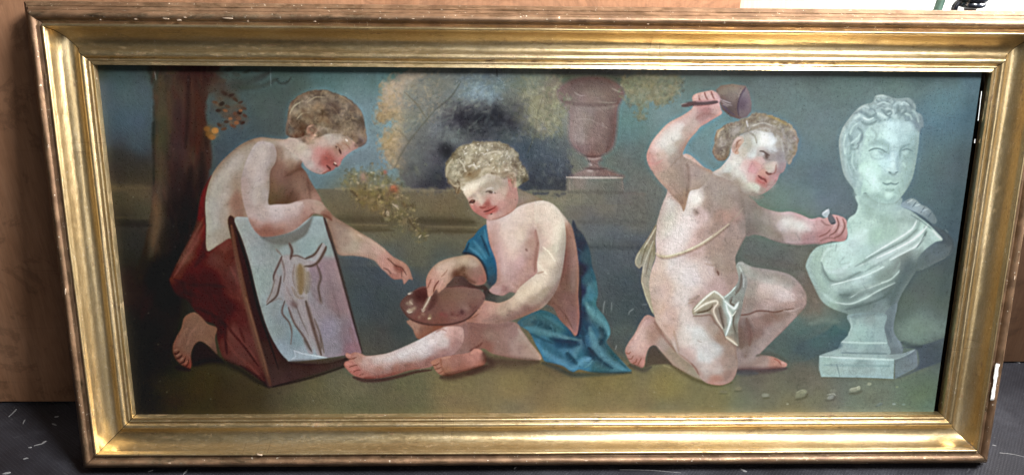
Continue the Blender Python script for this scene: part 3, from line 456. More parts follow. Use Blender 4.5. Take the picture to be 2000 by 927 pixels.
    # extended leg with foot
    fill("874,637 856,643 838,652 820,662 790,676 760,688 740,692 716,694 706,690 694,687 684,690 677,688 675,695 682,702 674,706 672,713 678,721 686,729 697,735 712,739 740,738 772,731 800,722 840,716 858,702 884,692 902,672 906,650 900,638",
      """876,645,c4a398 890,650,b89488 850,660,c4b0aa 865,668,c0b0aa 820,676,c3b8b6 790,688,c0b6b4 830,690,bdb0ae 760,700,beaeaa 735,702,c2ada6 715,706,bfa096 700,700,b58a7c 685,695,b27e70 682,712,bc7e72 695,725,b4746a 715,730,b07a6e
 740,725,ac8278 770,722,a0746a 800,714,a0786e 840,706,a07a72 870,690,a8847c 890,672,a88278 720,718,b89288 760,714,b89c96 800,700,b8a6a2""", 2.4, tag=3, name='leg2', power=2.2)
    strokes("14,10,96706a,.4: 740,732 790,722 840,708 880,690; 16,11,d6cecc,.4: 740,698 790,684 840,664 868,648; 10,7,a07c74,.4: 890,650 896,668 884,684; 2,1.6,7a4a40,.75: 678,700 688,700 696,697; 2,1.6,7c4a42,.75: 682,716 692,713 698,712; 2,1.6,7c4a42,.7: 690,726 698,722 704,722; 2,1.5,7c4a42,.6: 702,732 710,729; 5,3,7e4a44,.55: 712,737 745,735 780,727 820,718; 4,3,d0bcb6,.5: 716,698 740,698 762,694; 4,3,cf9a8e,.6: 676,692 684,694; 4,3,cf968a,.6: 675,710 686,709; 3,2,c88c80,.5: 684,722 692,720; 6,4,d8c6c0,.45: 866,642 872,640; 14,9,d2cac8,.35: 780,692 820,678 850,668; 3,2,94685e,.5: 852,648 862,642 872,646; 12,8,98706a,.4: 780,725 830,712 870,696", 'leg2')
    # sole of the tucked foot
    fill("841,707 850,701 862,697 890,692 916,688 927,680 940,683 950,696 948,709 936,717 900,727 876,734 860,731 850,722 846,714", "850,708,b5826f 865,705,b08070 890,705,a8786a 920,695,b58072 940,695,bb8476 945,708,a8705f 900,718,a06c5e 870,725,a8745f 856,722,b0806c", 2.2, tag=3, name='sole')
    strokes("2,1.6,7c4a3e,.7: 843,713 852,712 858,708; 2,1.6,7c4a3e,.7: 849,720 856,719 862,716; 2,1.6,7c4a3e,.6: 856,728 862,726 866,722; 3,2,94614f,.6: 861,700 862,712 868,726 876,732; 4,3,d09a88,.5: 920,690 932,684 942,690; 3,2,cfa08c,.5: 862,699 880,696", 'sole')
    strokes("5,3,3c1f1e,.75: 690,736 712,742 745,741 780,734 815,725 842,722; 9,5,3c2823,.75: 862,736 890,733 925,723 950,714; 12,10,453530,.7: 945,690 955,704 975,706 1010,708 1050,706; 8,6,3f2c28,.6: 952,700 960,712 940,722 912,730; 14,8,5c5240,.4: 960,722 1020,716 1080,722 1120,732; 6,5,2c3a3c,.6: 1060,708 1085,716 1118,730 1160,730 1232,727")
    # torso
    fill("951,428 953,456 958,480 968,506 971,528 970,549 960,560 953,570 962,575 982,577 1000,570 1030,585 1060,592 1080,600 1094,624 1112,642 1126,654 1132,620 1130,580 1131,530 1128,498 1124,472 1118,446 1108,430 1096,415 1086,404 1070,394 1046,391 1020,398 1000,410 985,420 970,428",
      """965,440,c0a49e 990,432,c4b0ac 1010,420,c8b4ae 1040,405,cab8ac 1065,402,ccbfb2 1085,420,c8bdb0 960,470,b89a92 975,490,bd9d98 1000,470,c4aca8 1020,460,c2aca2 1030,490,b89c94 990,520,b89a94 1010,510,c0a09a 1040,480,b08e84 1045,510,b08a80 980,550,a8857c
 1000,550,b8948c 1030,535,b08e86 965,568,b0908a 990,570,a5857c 1020,560,b08e82 1112,460,a48476 1112,500,a27c6e 1115,540,96705f 1110,580,936c60 1120,620,946e66 1100,620,8f6a5e 1125,645,92706c 1085,590,886858 1060,590,7c6450 1104,560,94725f 1000,590,6c5a54""", 2.6, tag=3, name='torso2', power=2.1)
    strokes("5,3,8c6a62,.55: 1046,450 1049,470 1054,478; 4,3,7a5a52,.6: 1050,474 1046,500 1044,530; 3,2,9c7c74,.5: 975,552 990,548 1004,552; 5,3,8a6660,.55: 982,558 988,564 980,566; 4,3,9c7a70,.45: 1000,555 1015,560 1030,552; 3,2,6a4c48,.7: 1027,486 1030,490; 6,4,d0bab4,.4: 990,440 1010,450 1020,470; 10,6,cbb0aa,.4: 980,480 985,510 985,535; 3,2,7c5c54,.6: 1100,440 1104,480 1102,520 1094,560; 6,5,ae8676,.4: 1112,450 1118,500 1118,560; 3,2,6c4c40,.5: 1080,590 1100,610 1118,640; 14,10,a88478,.3: 1036,470 1038,500 1030,530", 'torso2')
    strokes("18,12,9c7c74,.45: 1040,455 1044,485 1040,520 1026,548; 22,16,cdbab4,.4: 985,445 1000,470 1002,505; 12,9,a88880,.4: 958,470 966,500 972,530; 18,12,a07e76,.4: 975,560 995,545 1020,550; 16,12,d0c0b8,.4: 1010,420 1040,410 1060,405; 12,9,7c5c52,.45: 1104,450 1108,500 1104,550 1094,590; 12,9,ae8a7c,.4: 1118,470 1122,520 1120,570; 14,10,70544c,.45: 1060,594 1084,602 1104,630; 10,8,b08e86,.4: 968,440 962,462; 14,10,c4a8a2,.35: 1000,535 985,540", 'torso2')
    # arm holding the palette
    fill("1046,394 1068,394 1086,404 1098,422 1104,446 1105,472 1102,502 1096,536 1088,562 1076,582 1060,600 1034,612 1000,625 972,631 940,631 912,627 908,622 924,612 930,604 920,600 911,592 912,588 930,587 948,586 962,588 976,590 1000,580 1016,560 1034,545 1049,532 1049,514 1054,480 1050,455 1044,420",
      """1060,404,d0c4b8 1080,420,cec4b8 1090,450,c8c0b2 1070,450,ccbaae 1060,470,c8b0a6 1092,490,b8ada0 1075,500,c8baac 1060,520,cab6a8 1085,530,b5a494 1060,550,c4b2a2 1040,560,c8b4a4 1070,570,a89480 1020,580,c2ac9a 1040,590,ad9684 1000,595,bea692 980,605,b89c88
 1000,615,9c7f70 1030,605,94786a 960,600,bb9684 940,595,b88e7e 920,592,b8887a 945,615,b08676 920,622,a87c6c 970,622,a07e6f""", 2.4, tag=3, name='arm2', power=2.1)
    strokes("14,10,9c8678,.45: 1102,450 1104,490 1098,530 1086,560 1064,586; 20,14,dcd2c6,.4: 1070,405 1082,435 1080,470; 18,12,d4c6b8,.4: 1070,500 1062,530 1044,556; 14,10,94786a,.45: 1050,600 1020,612 985,624 945,626; 12,8,a48a7e,.4: 1050,440 1052,470 1056,490; 14,10,d0bca8,.35: 1000,588 1025,576 1045,564; 8,6,b08478,.4: 920,592 940,594 955,600", 'arm2')
    strokes("7,4,8f6f62,.5: 1094,546 1084,566 1062,590 1036,606 1004,620 970,628; 4,3,e0d2c2,.55: 1052,516 1058,524 1068,535; 2,1.5,e4d8c8,.6: 1060,482 1072,492 1084,510; 3,2,9a7868,.5: 1048,534 1062,530; 9,6,d4cabd,.45: 1080,425 1088,455 1086,490; 3,2,8c6252,.6: 914,594 926,599 938,602; 2,1.6,885e50,.6: 912,624 926,618 936,612; 3,2,d0a898,.5: 916,590 940,590 ; 2,1.5,b89a86,.5: 1090,555 1100,564 1112,576; 10,7,d2c0b0,.35: 1010,582 1040,566 1066,550", 'arm2')
    # shade between arm, belly and palette
    fill("950,560 960,572 980,578 994,582 976,590 960,588 948,584 944,568", "945,570,3c3130 960,580,464844 980,584,5c6058", 2.5, .9)
    # palette
    fill("781,595 788,609 803,625 829,634 862,636 889,633 913,624 931,607 947,584 941,568 920,559 895,556 873,559 850,560 825,559 807,568 788,582",
      "800,600,6c5048 800,580,66483f 825,575,5c332d 850,580,745248 870,570,785a4e 900,575,84665a 930,575,80645a 880,600,805e54 840,605,74524a 820,620,744c42 860,625,7c5044 900,615,7c5850 925,600,745048 930,590,7e5e54 905,600,866a60", 2.2, tag=5, name='palette')
    strokes("3,2.5,4c3029,.85: 784,600 800,621 829,632 862,634 889,631 913,622 931,606; 2.5,2,8c6c60,.6: 806,569 826,560 850,560; 3,2,4a2c28,.6: 873,560 900,558 925,562; 12,9,45241f,.8: 814,578 824,578 832,580; 8,4,4c2c28,.7: 850,576 846,590 838,604", 'palette')
    blobs("801,592,6,6,0,a08e78 795,592,3,3,0,a39480 803,587,4,4,0,948270 802,606,7,5,-10,b4a488 808,602,6,4,-30,a8967c 799,606,3,4,0,c8b89c 826,613,5,5,0,947868 819,619,4,4,0,907464 840,618,4,6,0,a08868 838,622,3,3,0,b89c74 863,613,6,5,0,8a4c46 871,616,5,6,0,845048 884,613,5,6,0,6a4038 902,609,5,6,0,48292a 894,616,4,4,0,6f443c 912,602,7,5,0,9a7a70 888,620,10,4,0,8c665a 803,571,4,2,0,b0a898 799,573,3,2,0,c8c0b0", None, .8)
    strokes("2,1.6,dcd0bc,.8: 795,606 799,610 805,608; 1.8,1.4,e0d8c8,.8: 797,574 802,573; 1.6,1.4,e4d8c0,.8: 836,621 841,621; 1.6,1.4,cfc0a8,.7: 800,588 806,594; 4.5,3.5,a48c74,.95: 840,578 833,592 826,606; 1.8,1.6,d8ccb8,.9: 841,577 834,591 826,604; 2,1.6,d4c8b4,.8: 844,572 843,576; 1.6,1.4,d8ccb8,.7: 823,602 826,608 830,604")
    # right hand with brush
    fill("902,499 917,497 931,503 942,517 950,539 947,553 931,557 917,551 906,540 890,540 882,547 873,557 860,569 856,571 852,565 846,572 843,577 836,578 834,565 832,552 834,539 843,524 858,511 880,503",
      "905,508,aa9680 925,512,a48e7e 880,512,ae9884 860,520,b29a86 845,535,b28e7c 840,555,b88a7a 838,572,bb9080 935,530,9a7a6c 942,545,a07268 925,548,9a7468 905,530,88705f 890,535,6f564a 870,540,b0907c 856,560,b48c7c 875,525,b29884 900,520,9e8874 915,535,907264", 2.3, tag=3, name='hand2')
    strokes("2.5,2,6f443a,.75: 857,548 850,558 846,570; 2,1.6,7c5446,.6: 842,545 838,555 835,562; 3,2.5,c69c8a,.6: 848,545 842,560 839,574; 3,2.5,c29a88,.6: 866,545 860,556 857,568; 8,6,5f473c,.6: 890,538 900,530 906,522; 6,4,5a4238,.6: 906,536 914,546 928,552; 2,1.6,805c4c,.5: 862,540 870,532 874,526", 'hand2')
    fill("883,546 892,538 906,540 917,551 931,558 946,556 950,566 920,561 895,556 872,559", "890,545,5c463e 905,548,4c3834 925,558,4c302c 945,562,443430", 2.5, .9)
    # neck shadow, head
    fill("1002,362 1020,372 1044,382 1060,390 1046,393 1020,400 1000,411 985,421 965,430 952,430 960,420 1000,400", "1020,378,85796a 1040,386,8c8070 1010,395,8c7a70 990,412,a48480 970,424,ac8c84", 3, tag=3)
    fill("870,340 871,322 884,302 900,286 930,277 964,276 992,283 1010,297 1018,318 1030,336 1030,352 1016,362 1004,366 990,350 968,345 950,340 930,350 912,358 902,372 894,380 888,370 876,356", """890,310,8a846c 910,295,948c74 940,290,968e76 970,290,948a74 1000,300,7c7464 1010,320,706a5e 1022,345,6a6658 880,330,857e66 900,325,948870 920,335,8a7a5c 905,345,7e7056 940,315,988c72 970,315,908468
 990,330,7a6a56 1005,335,6f6052 885,350,7a745e 890,365,6c6450 950,330,988e7c 930,325,9a8e74""", 4, tag=3, name='hair2', jit=3)
    fill("897,362 906,378 914,391 918,402 926,413 940,422 952,428 968,428 990,420 1006,408 1012,390 1010,370 1007,345 998,338 985,342 970,336 956,328 944,330 934,344 920,352 904,356",
      """925,362,cdc6b2 905,366,ccc4ae 915,378,ccc0aa 945,345,beb5a6 940,355,c6beae 960,345,b2a898 975,352,a49684 955,365,b0a294 965,362,aea092 940,375,b4a496 930,385,c2b0a0 942,392,c4ac9e 935,398,c0988c 944,403,bb7e74 952,398,a87068
 925,405,bb8478 932,413,b07a70 945,418,b07a72 960,422,bc968c 975,418,b49088 965,395,c4a096 975,385,c6a79c 985,375,bca396 995,380,b0867c 1005,360,ac8076 1000,345,a4786a 1003,395,a5847a 990,405,aa847c 965,408,b0706a 980,400,b68c84
 985,355,a08e82 920,390,b89a8a 955,410,b07068 1008,380,a88276""", 2.2, tag=3, name='face2', power=2.3, eps=25.)
    strokes("7,5,a49684,.4: 938,373 944,364 956,360 970,360; 4,3,ae9f90,.4: 948,368 960,364 970,367; 2.2,1.8,64544f,.8: 949,375 956,373 963,375 968,378; 2.6,2.2,4c3e3c,.75: 955,375 961,377; 1.4,1.2,d8cec8,.6: 963,374 965,377; 14,10,b0867e,.35: 996,352 1004,375 1002,400; 10,8,b0a08e,.3: 974,348 984,356 980,368; 12,8,dcd6c6,.4: 908,368 920,360 934,356; 2,1.6,cfc4bc,.6: 950,369 958,367 964,368; 2,1.5,b08e86,.6: 950,379 958,380 966,378; 5,3,9c8a7e,.5: 918,386 926,383 934,388; 3.5,3,4a2c22,.85: 918,395 923,395 927,393; 1.8,1.5,5c3c30,.8: 916,397 921,391 928,391; 1.6,1.3,d8c4b4,.7: 920,398 924,399; 2.5,2,8a4c44,.7: 936,404 943,406 949,404; 4,3,a0645c,.5: 949,400 955,397; 5,4,d6c4b4,.5: 932,378 937,390 941,400; 2.2,1.8,6c3430,.85: 945,413 952,412 959,409 967,405; 3,2,a85f58,.6: 948,417 957,416 966,411; 1.8,1.5,3c2420,.8: 958,418 961,417; 2,1.5,8c524a,.6: 966,404 970,402; 3,2,8a6a62,.5: 962,428 980,424 994,416", 'face2')
    blobs("975,395,12,10,0,c49890 930,407,8,7,0,bc7c72 966,408,8,6,0,b4706a 903,366,9,7,60,d2cab6", 'face2', .4)
    fill("992,340 998,336 1005,340 1006,352 1004,362 998,366 993,358", "996,345,a87868 1002,350,b08074 1000,362,b48a7e", 2, tag=3, name='ear2')
    strokes("2,1.6,7c5044,.6: 994,344 998,350 1000,358", 'ear2')
    hair('hair2', 950, 345, 230, 'b0a88e 6c6450 bdb49a 625a48 9c9478 857a60')
    strokes("3,2,b4aa90,.7: 872,345 874,325 884,310; 2.5,2,c0b69c,.6: 895,310 905,322 908,336; 2.4,2,c8beaa,.6: 915,325 925,322 932,330; 6,4,6c5c42,.6: 912,345 925,340 938,332; 3,2,b4aa92,.6: 900,350 920,352 934,344; 3,2,5c5240,.7: 893,352 898,362 894,376; 2.4,2,a89e84,.6: 878,352 886,362 898,364; 4,3,605444,.6: 960,338 980,340 992,336; 3,2,b8ae94,.5: 950,300 970,296 985,304; 4,3,5c5444,.5: 1000,310 1012,330; 2.5,2,7a7058,.8: 893,380 898,372 905,374", None)
    strokes('9,6,a2967c,.5: 900,362 914,354 930,348 942,334 956,330 972,338 988,342; 6,4,8a7c60,.45: 908,352 926,346 938,336; 4,3,b4aa90,.5: 936,344 946,332 960,330; 6,4,7c6e58,.5: 980,344 994,340 1002,346')
    dabs('hair2', 50, 'd4ccb6 dcd6c4', 5, 1.8, None, 60, .5, .3, (890, 280, 1000, 335))
    # ================= kneeling child with mallet and chisel
    # far leg and foot
    fill("1442,512 1470,521 1508,527 1540,535 1560,551 1574,573 1575,592 1568,605 1550,624 1530,645 1512,662 1494,680 1486,691 1508,695 1524,702 1537,710 1530,718 1500,721 1460,721 1440,720 1420,690 1420,620 1430,560",
      """1470,530,aaa59a 1500,540,b0a8a0 1540,550,aea29c 1560,570,b89e98 1530,575,c0aaa4 1490,570,bda69c 1465,560,a89a90 1500,600,bea49c 1540,600,b89890 1565,595,ae928a 1460,600,a08c82 1480,612,b0948a 1480,628,9c7c72 1500,622,94726a 1520,622,a08078 1545,618,b0948c
 1505,650,a88e86 1480,650,8c6e66 1460,640,84706a 1450,660,7e6a62 1490,670,a88e86 1470,690,ac948e 1450,705,a58c86 1490,705,b0938a 1515,706,b8877a 1530,711,bc8a80 1520,716,a87a6e 1525,635,aa928a""", 2.6, tag=7, name='leg3', power=2.2)
    strokes("16,11,94827a,.45: 1470,522 1510,530 1548,545 1568,572; 18,12,d0c2be,.4: 1490,560 1520,566 1548,584; 14,10,806860,.45: 1486,620 1510,616 1540,614; 16,11,70584f,.45: 1456,640 1462,670 1456,695; 12,9,b89e96,.4: 1520,635 1500,658 1486,680; 10,7,8c7068,.4: 1500,690 1470,712 1445,716", 'leg3')
    strokes("3,2,7a5c54,.75: 1442,615 1462,613 1478,607 1496,607 1514,609 1532,605 1550,602; 5,3,8a6860,.5: 1504,610 1516,620 1514,614; 6,4,73564e,.5: 1458,622 1466,650 1464,674; 4,3,c8b4ae,.4: 1485,555 1520,560 1550,575; 2,1.5,8f5046,.6: 1512,700 1520,704 1526,712; 2.5,2,cca49a,.5: 1526,706 1533,710; 3,2,6c5c56,.5: 1576,592 1568,606 1548,628 1520,656 1498,680; 3,2,c8b0a8,.4: 1530,606 1550,606 1562,600; 9,6,6f5a50,.5: 1446,640 1448,680", 'leg3')
    strokes("8,5,4c3c40,.75: 1436,724 1470,723 1505,722 1536,719; 5,4,545048,.5: 1478,694 1500,690 1520,696 1540,706; 7,4,46505a,.4: 1440,728 1480,728")
    # kneeling leg, torso
    fill("1262,615 1250,630 1240,650 1227,669 1221,683 1224,695 1232,708 1244,714 1254,718 1260,710 1261,697 1268,679 1279,674 1290,685 1312,711 1340,729 1370,743 1380,740 1352,700 1320,650 1290,625 1276,618",
      "1262,630,b8928a 1250,650,ba968c 1235,675,b8948a 1230,695,b58a7e 1245,710,b07c70 1255,710,c08c80 1255,680,bb9488 1275,655,a98678 1270,640,b08a7e 1295,670,b0968a 1310,695,a8907f 1330,715,a8927f 1355,732,ab9886 1285,640,a88678", 2.4, tag=7, name='calf3', power=2.)
    strokes("2,1.6,8a5c50,.65: 1222,688 1228,690 1232,686; 2,1.6,8a5c50,.65: 1226,700 1233,700 1237,694; 2,1.6,8a5c50,.65: 1236,709 1242,706 1244,700; 2,1.6,8a5c50,.65: 1246,712 1250,704 1253,699; 4,3,cfaaa0,.5: 1240,662 1250,644 1262,625; 4,3,8c6a60,.5: 1278,628 1296,656 1320,686; 3,2,74605a,.5: 1290,688 1312,712 1342,731", 'calf3')
    fill("1268,680 1279,675 1290,686 1312,711 1300,710 1275,712 1260,716 1263,698", "4c4038", 4, .8)
    strokes("5,3,5c5238,.7: 1312,714 1342,733 1372,746 1400,752 1430,746; 6,4,3f3a38,.6: 1230,712 1256,722 1272,716; 3,2,9a906c,.5: 1295,712 1310,718")
    fill("1303,374 1295,395 1287,420 1282,440 1280,465 1281,492 1279,508 1270,532 1266,560 1268,584 1277,612 1282,628 1296,648 1310,664 1324,690 1350,712 1364,732 1378,746 1396,751 1412,751 1428,744 1437,730 1441,708 1438,680 1440,640 1446,590 1444,560 1442,538 1438,520 1436,503 1444,484 1458,459 1480,430 1480,400 1460,380 1440,350 1411,340 1380,330 1340,300 1310,330",
      """1310,395,c6b8b0 1296,420,c2b6ac 1300,445,cab8ae 1318,385,b89c90 1340,400,c8b2a8 1360,385,d4c2ba 1352,365,c4b2a8 1345,430,d0bab4 1330,460,d0b8b2 1310,480,ceb4ac 1372,420,c8aca6 1385,400,b49c90 1390,375,a89486 1410,370,a08c7e 1420,395,9c8678
 1430,360,a59286 1450,385,927e74 1410,425,ba9686 1440,420,a8887c 1400,450,b89a8c 1430,450,ae968a 1460,410,8a766c 1455,440,917e74 1380,460,c0a298 1360,480,c8aaa2 1400,480,b4988a 1430,480,aa9284 1290,510,ccb2a6 1320,520,cfb8b2 1350,540,d2bebc
 1380,530,c8b0aa 1410,510,b49c8e 1425,520,aa9284 1430,545,b0968c 1405,555,c0a49e 1280,550,cab09e 1300,570,ccb0a4 1330,580,ccb4ae 1360,580,c4a8a0 1280,600,c8a894 1310,620,c8aca0 1340,620,ccb8b0 1370,620,c0aca2 1400,620,b0988c 1300,645,c4a394
 1340,660,ceb8ae 1365,655,c8c2be 1375,690,c6c4c4 1395,680,c0bab6 1350,690,ccb0a8 1410,660,b09484 1430,690,b09488 1420,710,b89a90 1400,720,c6b0a8 1375,720,c8b4ac 1365,730,bc9c92 1400,742,bc8c80 1425,735,b08a80 1390,640,b8a498""", 2.6, tag=7, name='body3', power=2.2, eps=50.)
    strokes("""5,3,98806f,.5: 1334,375 1340,392 1336,410; 3,2,9a8274,.55: 1344,340 1345,360 1340,385; 6,5,8f7c74,.6: 1356,410 1362,417; 2.5,2,80706c,.6: 1359,412 1363,416; 12,8,a28e80,.35: 1388,345 1390,380 1386,410; 8,5,957c70,.4: 1408,420 1402,440 1384,456; 8,5,74645c,.45: 1446,380 1452,400 1462,420;
 4,3,806a62,.55: 1456,400 1458,430 1458,455; 3,2,7a6860,.6: 1458,458 1450,472 1443,486; 6,5,8c7268,.5: 1398,525 1404,535; 2.5,2,6c504a,.7: 1401,529 1404,537; 3,2,ac9084,.5: 1376,514 1390,518 1400,516; 4,3,8e7a70,.55: 1345,586 1358,582 1366,576; 3,2,8c7468,.6: 1344,592 1356,588;
 4,3,a48878,.45: 1316,646 1322,668 1326,690; 3,2,94705f,.55: 1326,690 1346,706 1358,720 1366,732; 2,1.6,8c5c50,.6: 1350,708 1360,720 1364,730; 18,12,d4d2d4,.4: 1362,650 1372,680 1385,705; 18,14,dcc8c4,.35: 1330,440 1320,470 1310,490; 16,12,d8c8c6,.35: 1330,530 1350,550; 12,8,b08c7c,.4: 1410,640 1424,670 1432,690;
 5,3,8a6c60,.5: 1420,656 1436,676 1438,700; 4,3,c09a90,.5: 1396,747 1416,745 1430,736; 10,7,ae9484,.35: 1400,470 1415,490 1422,515; 2.5,2,8a746c,.5: 1440,355 1448,372 1462,384; 14,10,ccb8ac,.35: 1286,540 1282,570 1290,600; 3,2,9c7c6c,.4: 1440,700 1441,716; 2,1.5,806c66,.5: 1362,664 1370,668""", 'body3')
    strokes("26,18,96857a,.4: 1392,350 1400,385 1392,415; 24,18,8c7a70,.4: 1430,365 1445,395 1455,425; 16,12,a08c80,.4: 1420,470 1426,500 1430,530; 14,10,b8a094,.4: 1284,560 1276,590 1284,615; 24,18,dccfcb,.4: 1330,450 1318,480 1310,520; 26,18,e0d4d2,.4: 1335,530 1345,560 1340,590; 18,12,ab8f84,.4: 1352,590 1380,600 1400,620; 24,16,dcd8d8,.45: 1345,640 1365,670 1380,700; 14,10,a88a80,.45: 1428,690 1432,715 1420,738; 14,10,b4948a,.4: 1325,680 1345,705 1365,728; 18,12,d8cac4,.4: 1350,372 1346,395 1336,420; 12,9,a89488,.4: 1385,470 1400,500 1404,520; 16,10,b8a096,.35: 1296,400 1290,430 1286,460; 20,14,a49084,.3: 1410,430 1396,450 1370,466", 'body3')
    # raised arm
    fill("1352,190 1360,183 1376,179 1392,177 1403,186 1405,200 1408,212 1410,222 1396,231 1380,241 1368,248 1360,258 1348,271 1338,288 1334,304 1352,314 1372,326 1390,334 1384,352 1366,368 1350,372 1345,380 1336,412 1330,402 1322,392 1314,384 1304,371 1286,352 1273,333 1266,320 1263,306 1265,295 1273,277 1287,259 1306,240 1332,226 1347,216 1354,206",
      """1362,190,caa49c 1380,188,cca8a0 1395,188,c8a29c 1375,202,b88a84 1395,205,bc948e 1400,220,c09c94 1380,215,a87c78 1370,228,b08c86 1385,232,b8948e 1350,222,c4a69e 1355,240,bca298 1335,235,caaea6 1340,255,b8a298 1310,250,cfb6ae 1320,268,ccc0ba
 1300,275,ccbcb4 1285,270,d0b6ae 1275,290,d2b2aa 1272,310,d0a8a0 1290,305,c4a89c 1310,290,c0b4aa 1325,280,b0a094 1335,290,9c8c82 1320,310,a8968a 1290,325,b89a8c 1300,345,b29888 1320,340,a89080 1335,325,a08c7e 1335,350,9c8678 1320,370,a88c7e
 1330,390,a48878 1350,340,a08c80 1365,335,9c8a7e 1380,345,a08e80 1350,360,a89284 1340,380,98806f""", 2.6, tag=7, name='arm3', power=2.2)
    strokes("16,11,8c7a6e,.45: 1338,296 1326,318 1334,345 1342,370; 18,12,dcd4d0,.4: 1284,285 1304,262 1330,243; 12,9,a88c82,.4: 1352,262 1342,278 1332,292; 14,10,b08478,.4: 1270,300 1274,320 1290,330; 14,10,9c8678,.4: 1300,340 1318,360 1332,380; 10,7,94706a,.4: 1362,232 1380,224 1400,226", 'arm3')
    strokes("2.5,2,7c4c48,.75: 1364,186 1366,194 1372,200; 2.5,2,7c4c48,.7: 1376,181 1379,190 1384,197; 2.5,2,7c4c48,.7: 1389,179 1392,188 1396,195; 4,3,dcbab2,.55: 1357,190 1362,186 1364,192; 4,3,dcbab2,.5: 1370,184 1376,190; 4,3,d8b4ac,.5: 1384,182 1389,190; 5,4,6e3f3e,.6: 1356,203 1376,202 1398,200; 3,2,94706a,.5: 1360,230 1376,222 1396,224; 12,7,d8ccc6,.45: 1296,285 1312,266 1334,244; 5,3,7e6a60,.5: 1342,320 1345,340 1344,365 1340,384; 4,3,c08c84,.5: 1268,318 1280,320 1294,312; 3,2,8c766a,.4: 1334,304 1322,312 1310,326; 6,5,8c7668,.4: 1322,382 1334,396", 'arm3')
    # mallet
    stroke("1333,207 1350,203 1375,201 1404,199", (6, 5), "54403f", .95, .5, tag=8)
    fill("1398,176 1408,167 1430,164 1456,168 1463,180 1468,202 1467,217 1458,229 1444,233 1426,227 1410,214 1404,196", "1412,178,786858 1435,172,80705f 1452,175,7c6c60 1420,200,5f4e48 1430,190,705f54 1425,215,544844 1440,222,62504a 1455,220,70605a 1462,195,7e726c 1450,205,54443f 1410,195,644c44", 2.4, 1., True, tag=8, name='mallet')
    fill("1457,170 1463,181 1467,203 1466,216 1458,228 1446,228 1441,212 1446,188", "1460,185,7c7678 1462,205,78706f 1450,205,584c56 1452,222,6c605e 1456,200,635862", 2.2, .8, clip='mallet')
    strokes("3,2,463a44,.7: 1456,171 1446,188 1441,208 1443,226; 2,1.5,94887c,.5: 1442,190 1448,176; 1.8,1.4,b0a4a0,.6: 1404,192 1414,197 1428,202; 1.6,1.4,a89c98,.5: 1408,198 1420,204 1430,206; 1.6,1.4,a89c98,.5: 1412,204 1422,208; 3,2,4c4458,.6: 1412,206 1424,218 1436,226", 'mallet')
    strokes("4,3,c49c96,.9: 1398,182 1404,192 1404,200; 1.6,1.4,b0a8a4,.6: 1330,204 1342,202; 3,2.5,bc8e88,.8: 1360,198 1380,197 1400,194")
    # far arm
    fill("1455,385 1470,394 1486,403 1504,410 1524,414 1544,413 1564,419 1584,427 1600,424 1610,426 1626,419 1644,423 1653,430 1657,444 1655,460 1648,472 1626,471 1606,476 1590,476 1560,478 1532,475 1510,469 1490,461 1472,458 1458,460 1456,430",
      """1465,405,8c7a70 1480,415,8f8074 1500,425,9c8c82 1515,420,b4a098 1540,422,c0aaa6 1530,440,c2b0ae 1560,440,cab4b2 1580,440,c8aaa8 1560,425,c0a29e 1550,465,b49e9a 1580,465,b08e8c 1500,450,938378 1480,440,877970 1470,450,7e7068 1515,462,948278 1600,440,c49e9a
 1605,460,b48884 1620,450,bc8e8a 1640,440,c49894 1650,450,bf928e 1640,465,ae807c 1625,430,c49a94""", 2.4, tag=7, name='farm3', power=2.1)
    strokes("2.5,2,7c5450,.7: 1634,424 1638,438 1632,452 1620,460; 2.5,2,7c5652,.65: 1646,427 1650,442 1642,458 1630,464; 3,2.5,d4aeaa,.55: 1628,424 1632,436 1626,448; 3,2.5,d0aaa6,.5: 1641,426 1644,440 1637,455; 2.5,2,805854,.6: 1600,462 1614,456 1622,448; 3,2,8a625e,.5: 1602,470 1618,464 1632,466; 3,2,7c6c68,.5: 1486,461 1512,470 1540,476 1575,476 1604,474; 3,2,8c6864,.5: 1604,430 1612,438 1622,440; 12,8,d4c4c2,.4: 1530,430 1556,436 1580,448; 8,5,7c6e66,.4: 1460,430 1480,452", 'farm3')
    fill("1617,408 1605,417 1613,425 1619,421 1620,412", "b0b8b4", 1.6, .95, tag=10)
    fill("1617,422 1622,417 1631,428 1632,436 1624,438 1618,430", "5f5f5e", 1.8, .95, tag=10)
    strokes("2,1.6,d4dcd8,.8: 1616,410 1608,417; 2,1.5,3e3a3a,.7: 1624,437 1631,434")
    # neck, head
    fill("1392,296 1395,280 1400,258 1414,246 1432,238 1458,230 1472,221 1494,222 1520,231 1540,240 1553,254 1559,272 1557,292 1549,308 1540,320 1528,300 1510,262 1470,256 1440,268 1428,290 1424,304 1412,314 1400,312", """1400,275,857b6c 1410,255,8a8272 1430,245,8c8274 1460,238,8c8476 1480,228,8a8674 1515,238,8c8160 1535,246,938868 1550,265,958a80 1545,285,8e847a 1540,305,8a807a 1530,270,a09488 1405,300,766c62 1415,285,7c7064 1440,255,948a7e 1490,240,9a9280 1510,250,a89e8c 1425,270,7f7468""", 3.2, tag=7, name='hair3', jit=2.5)
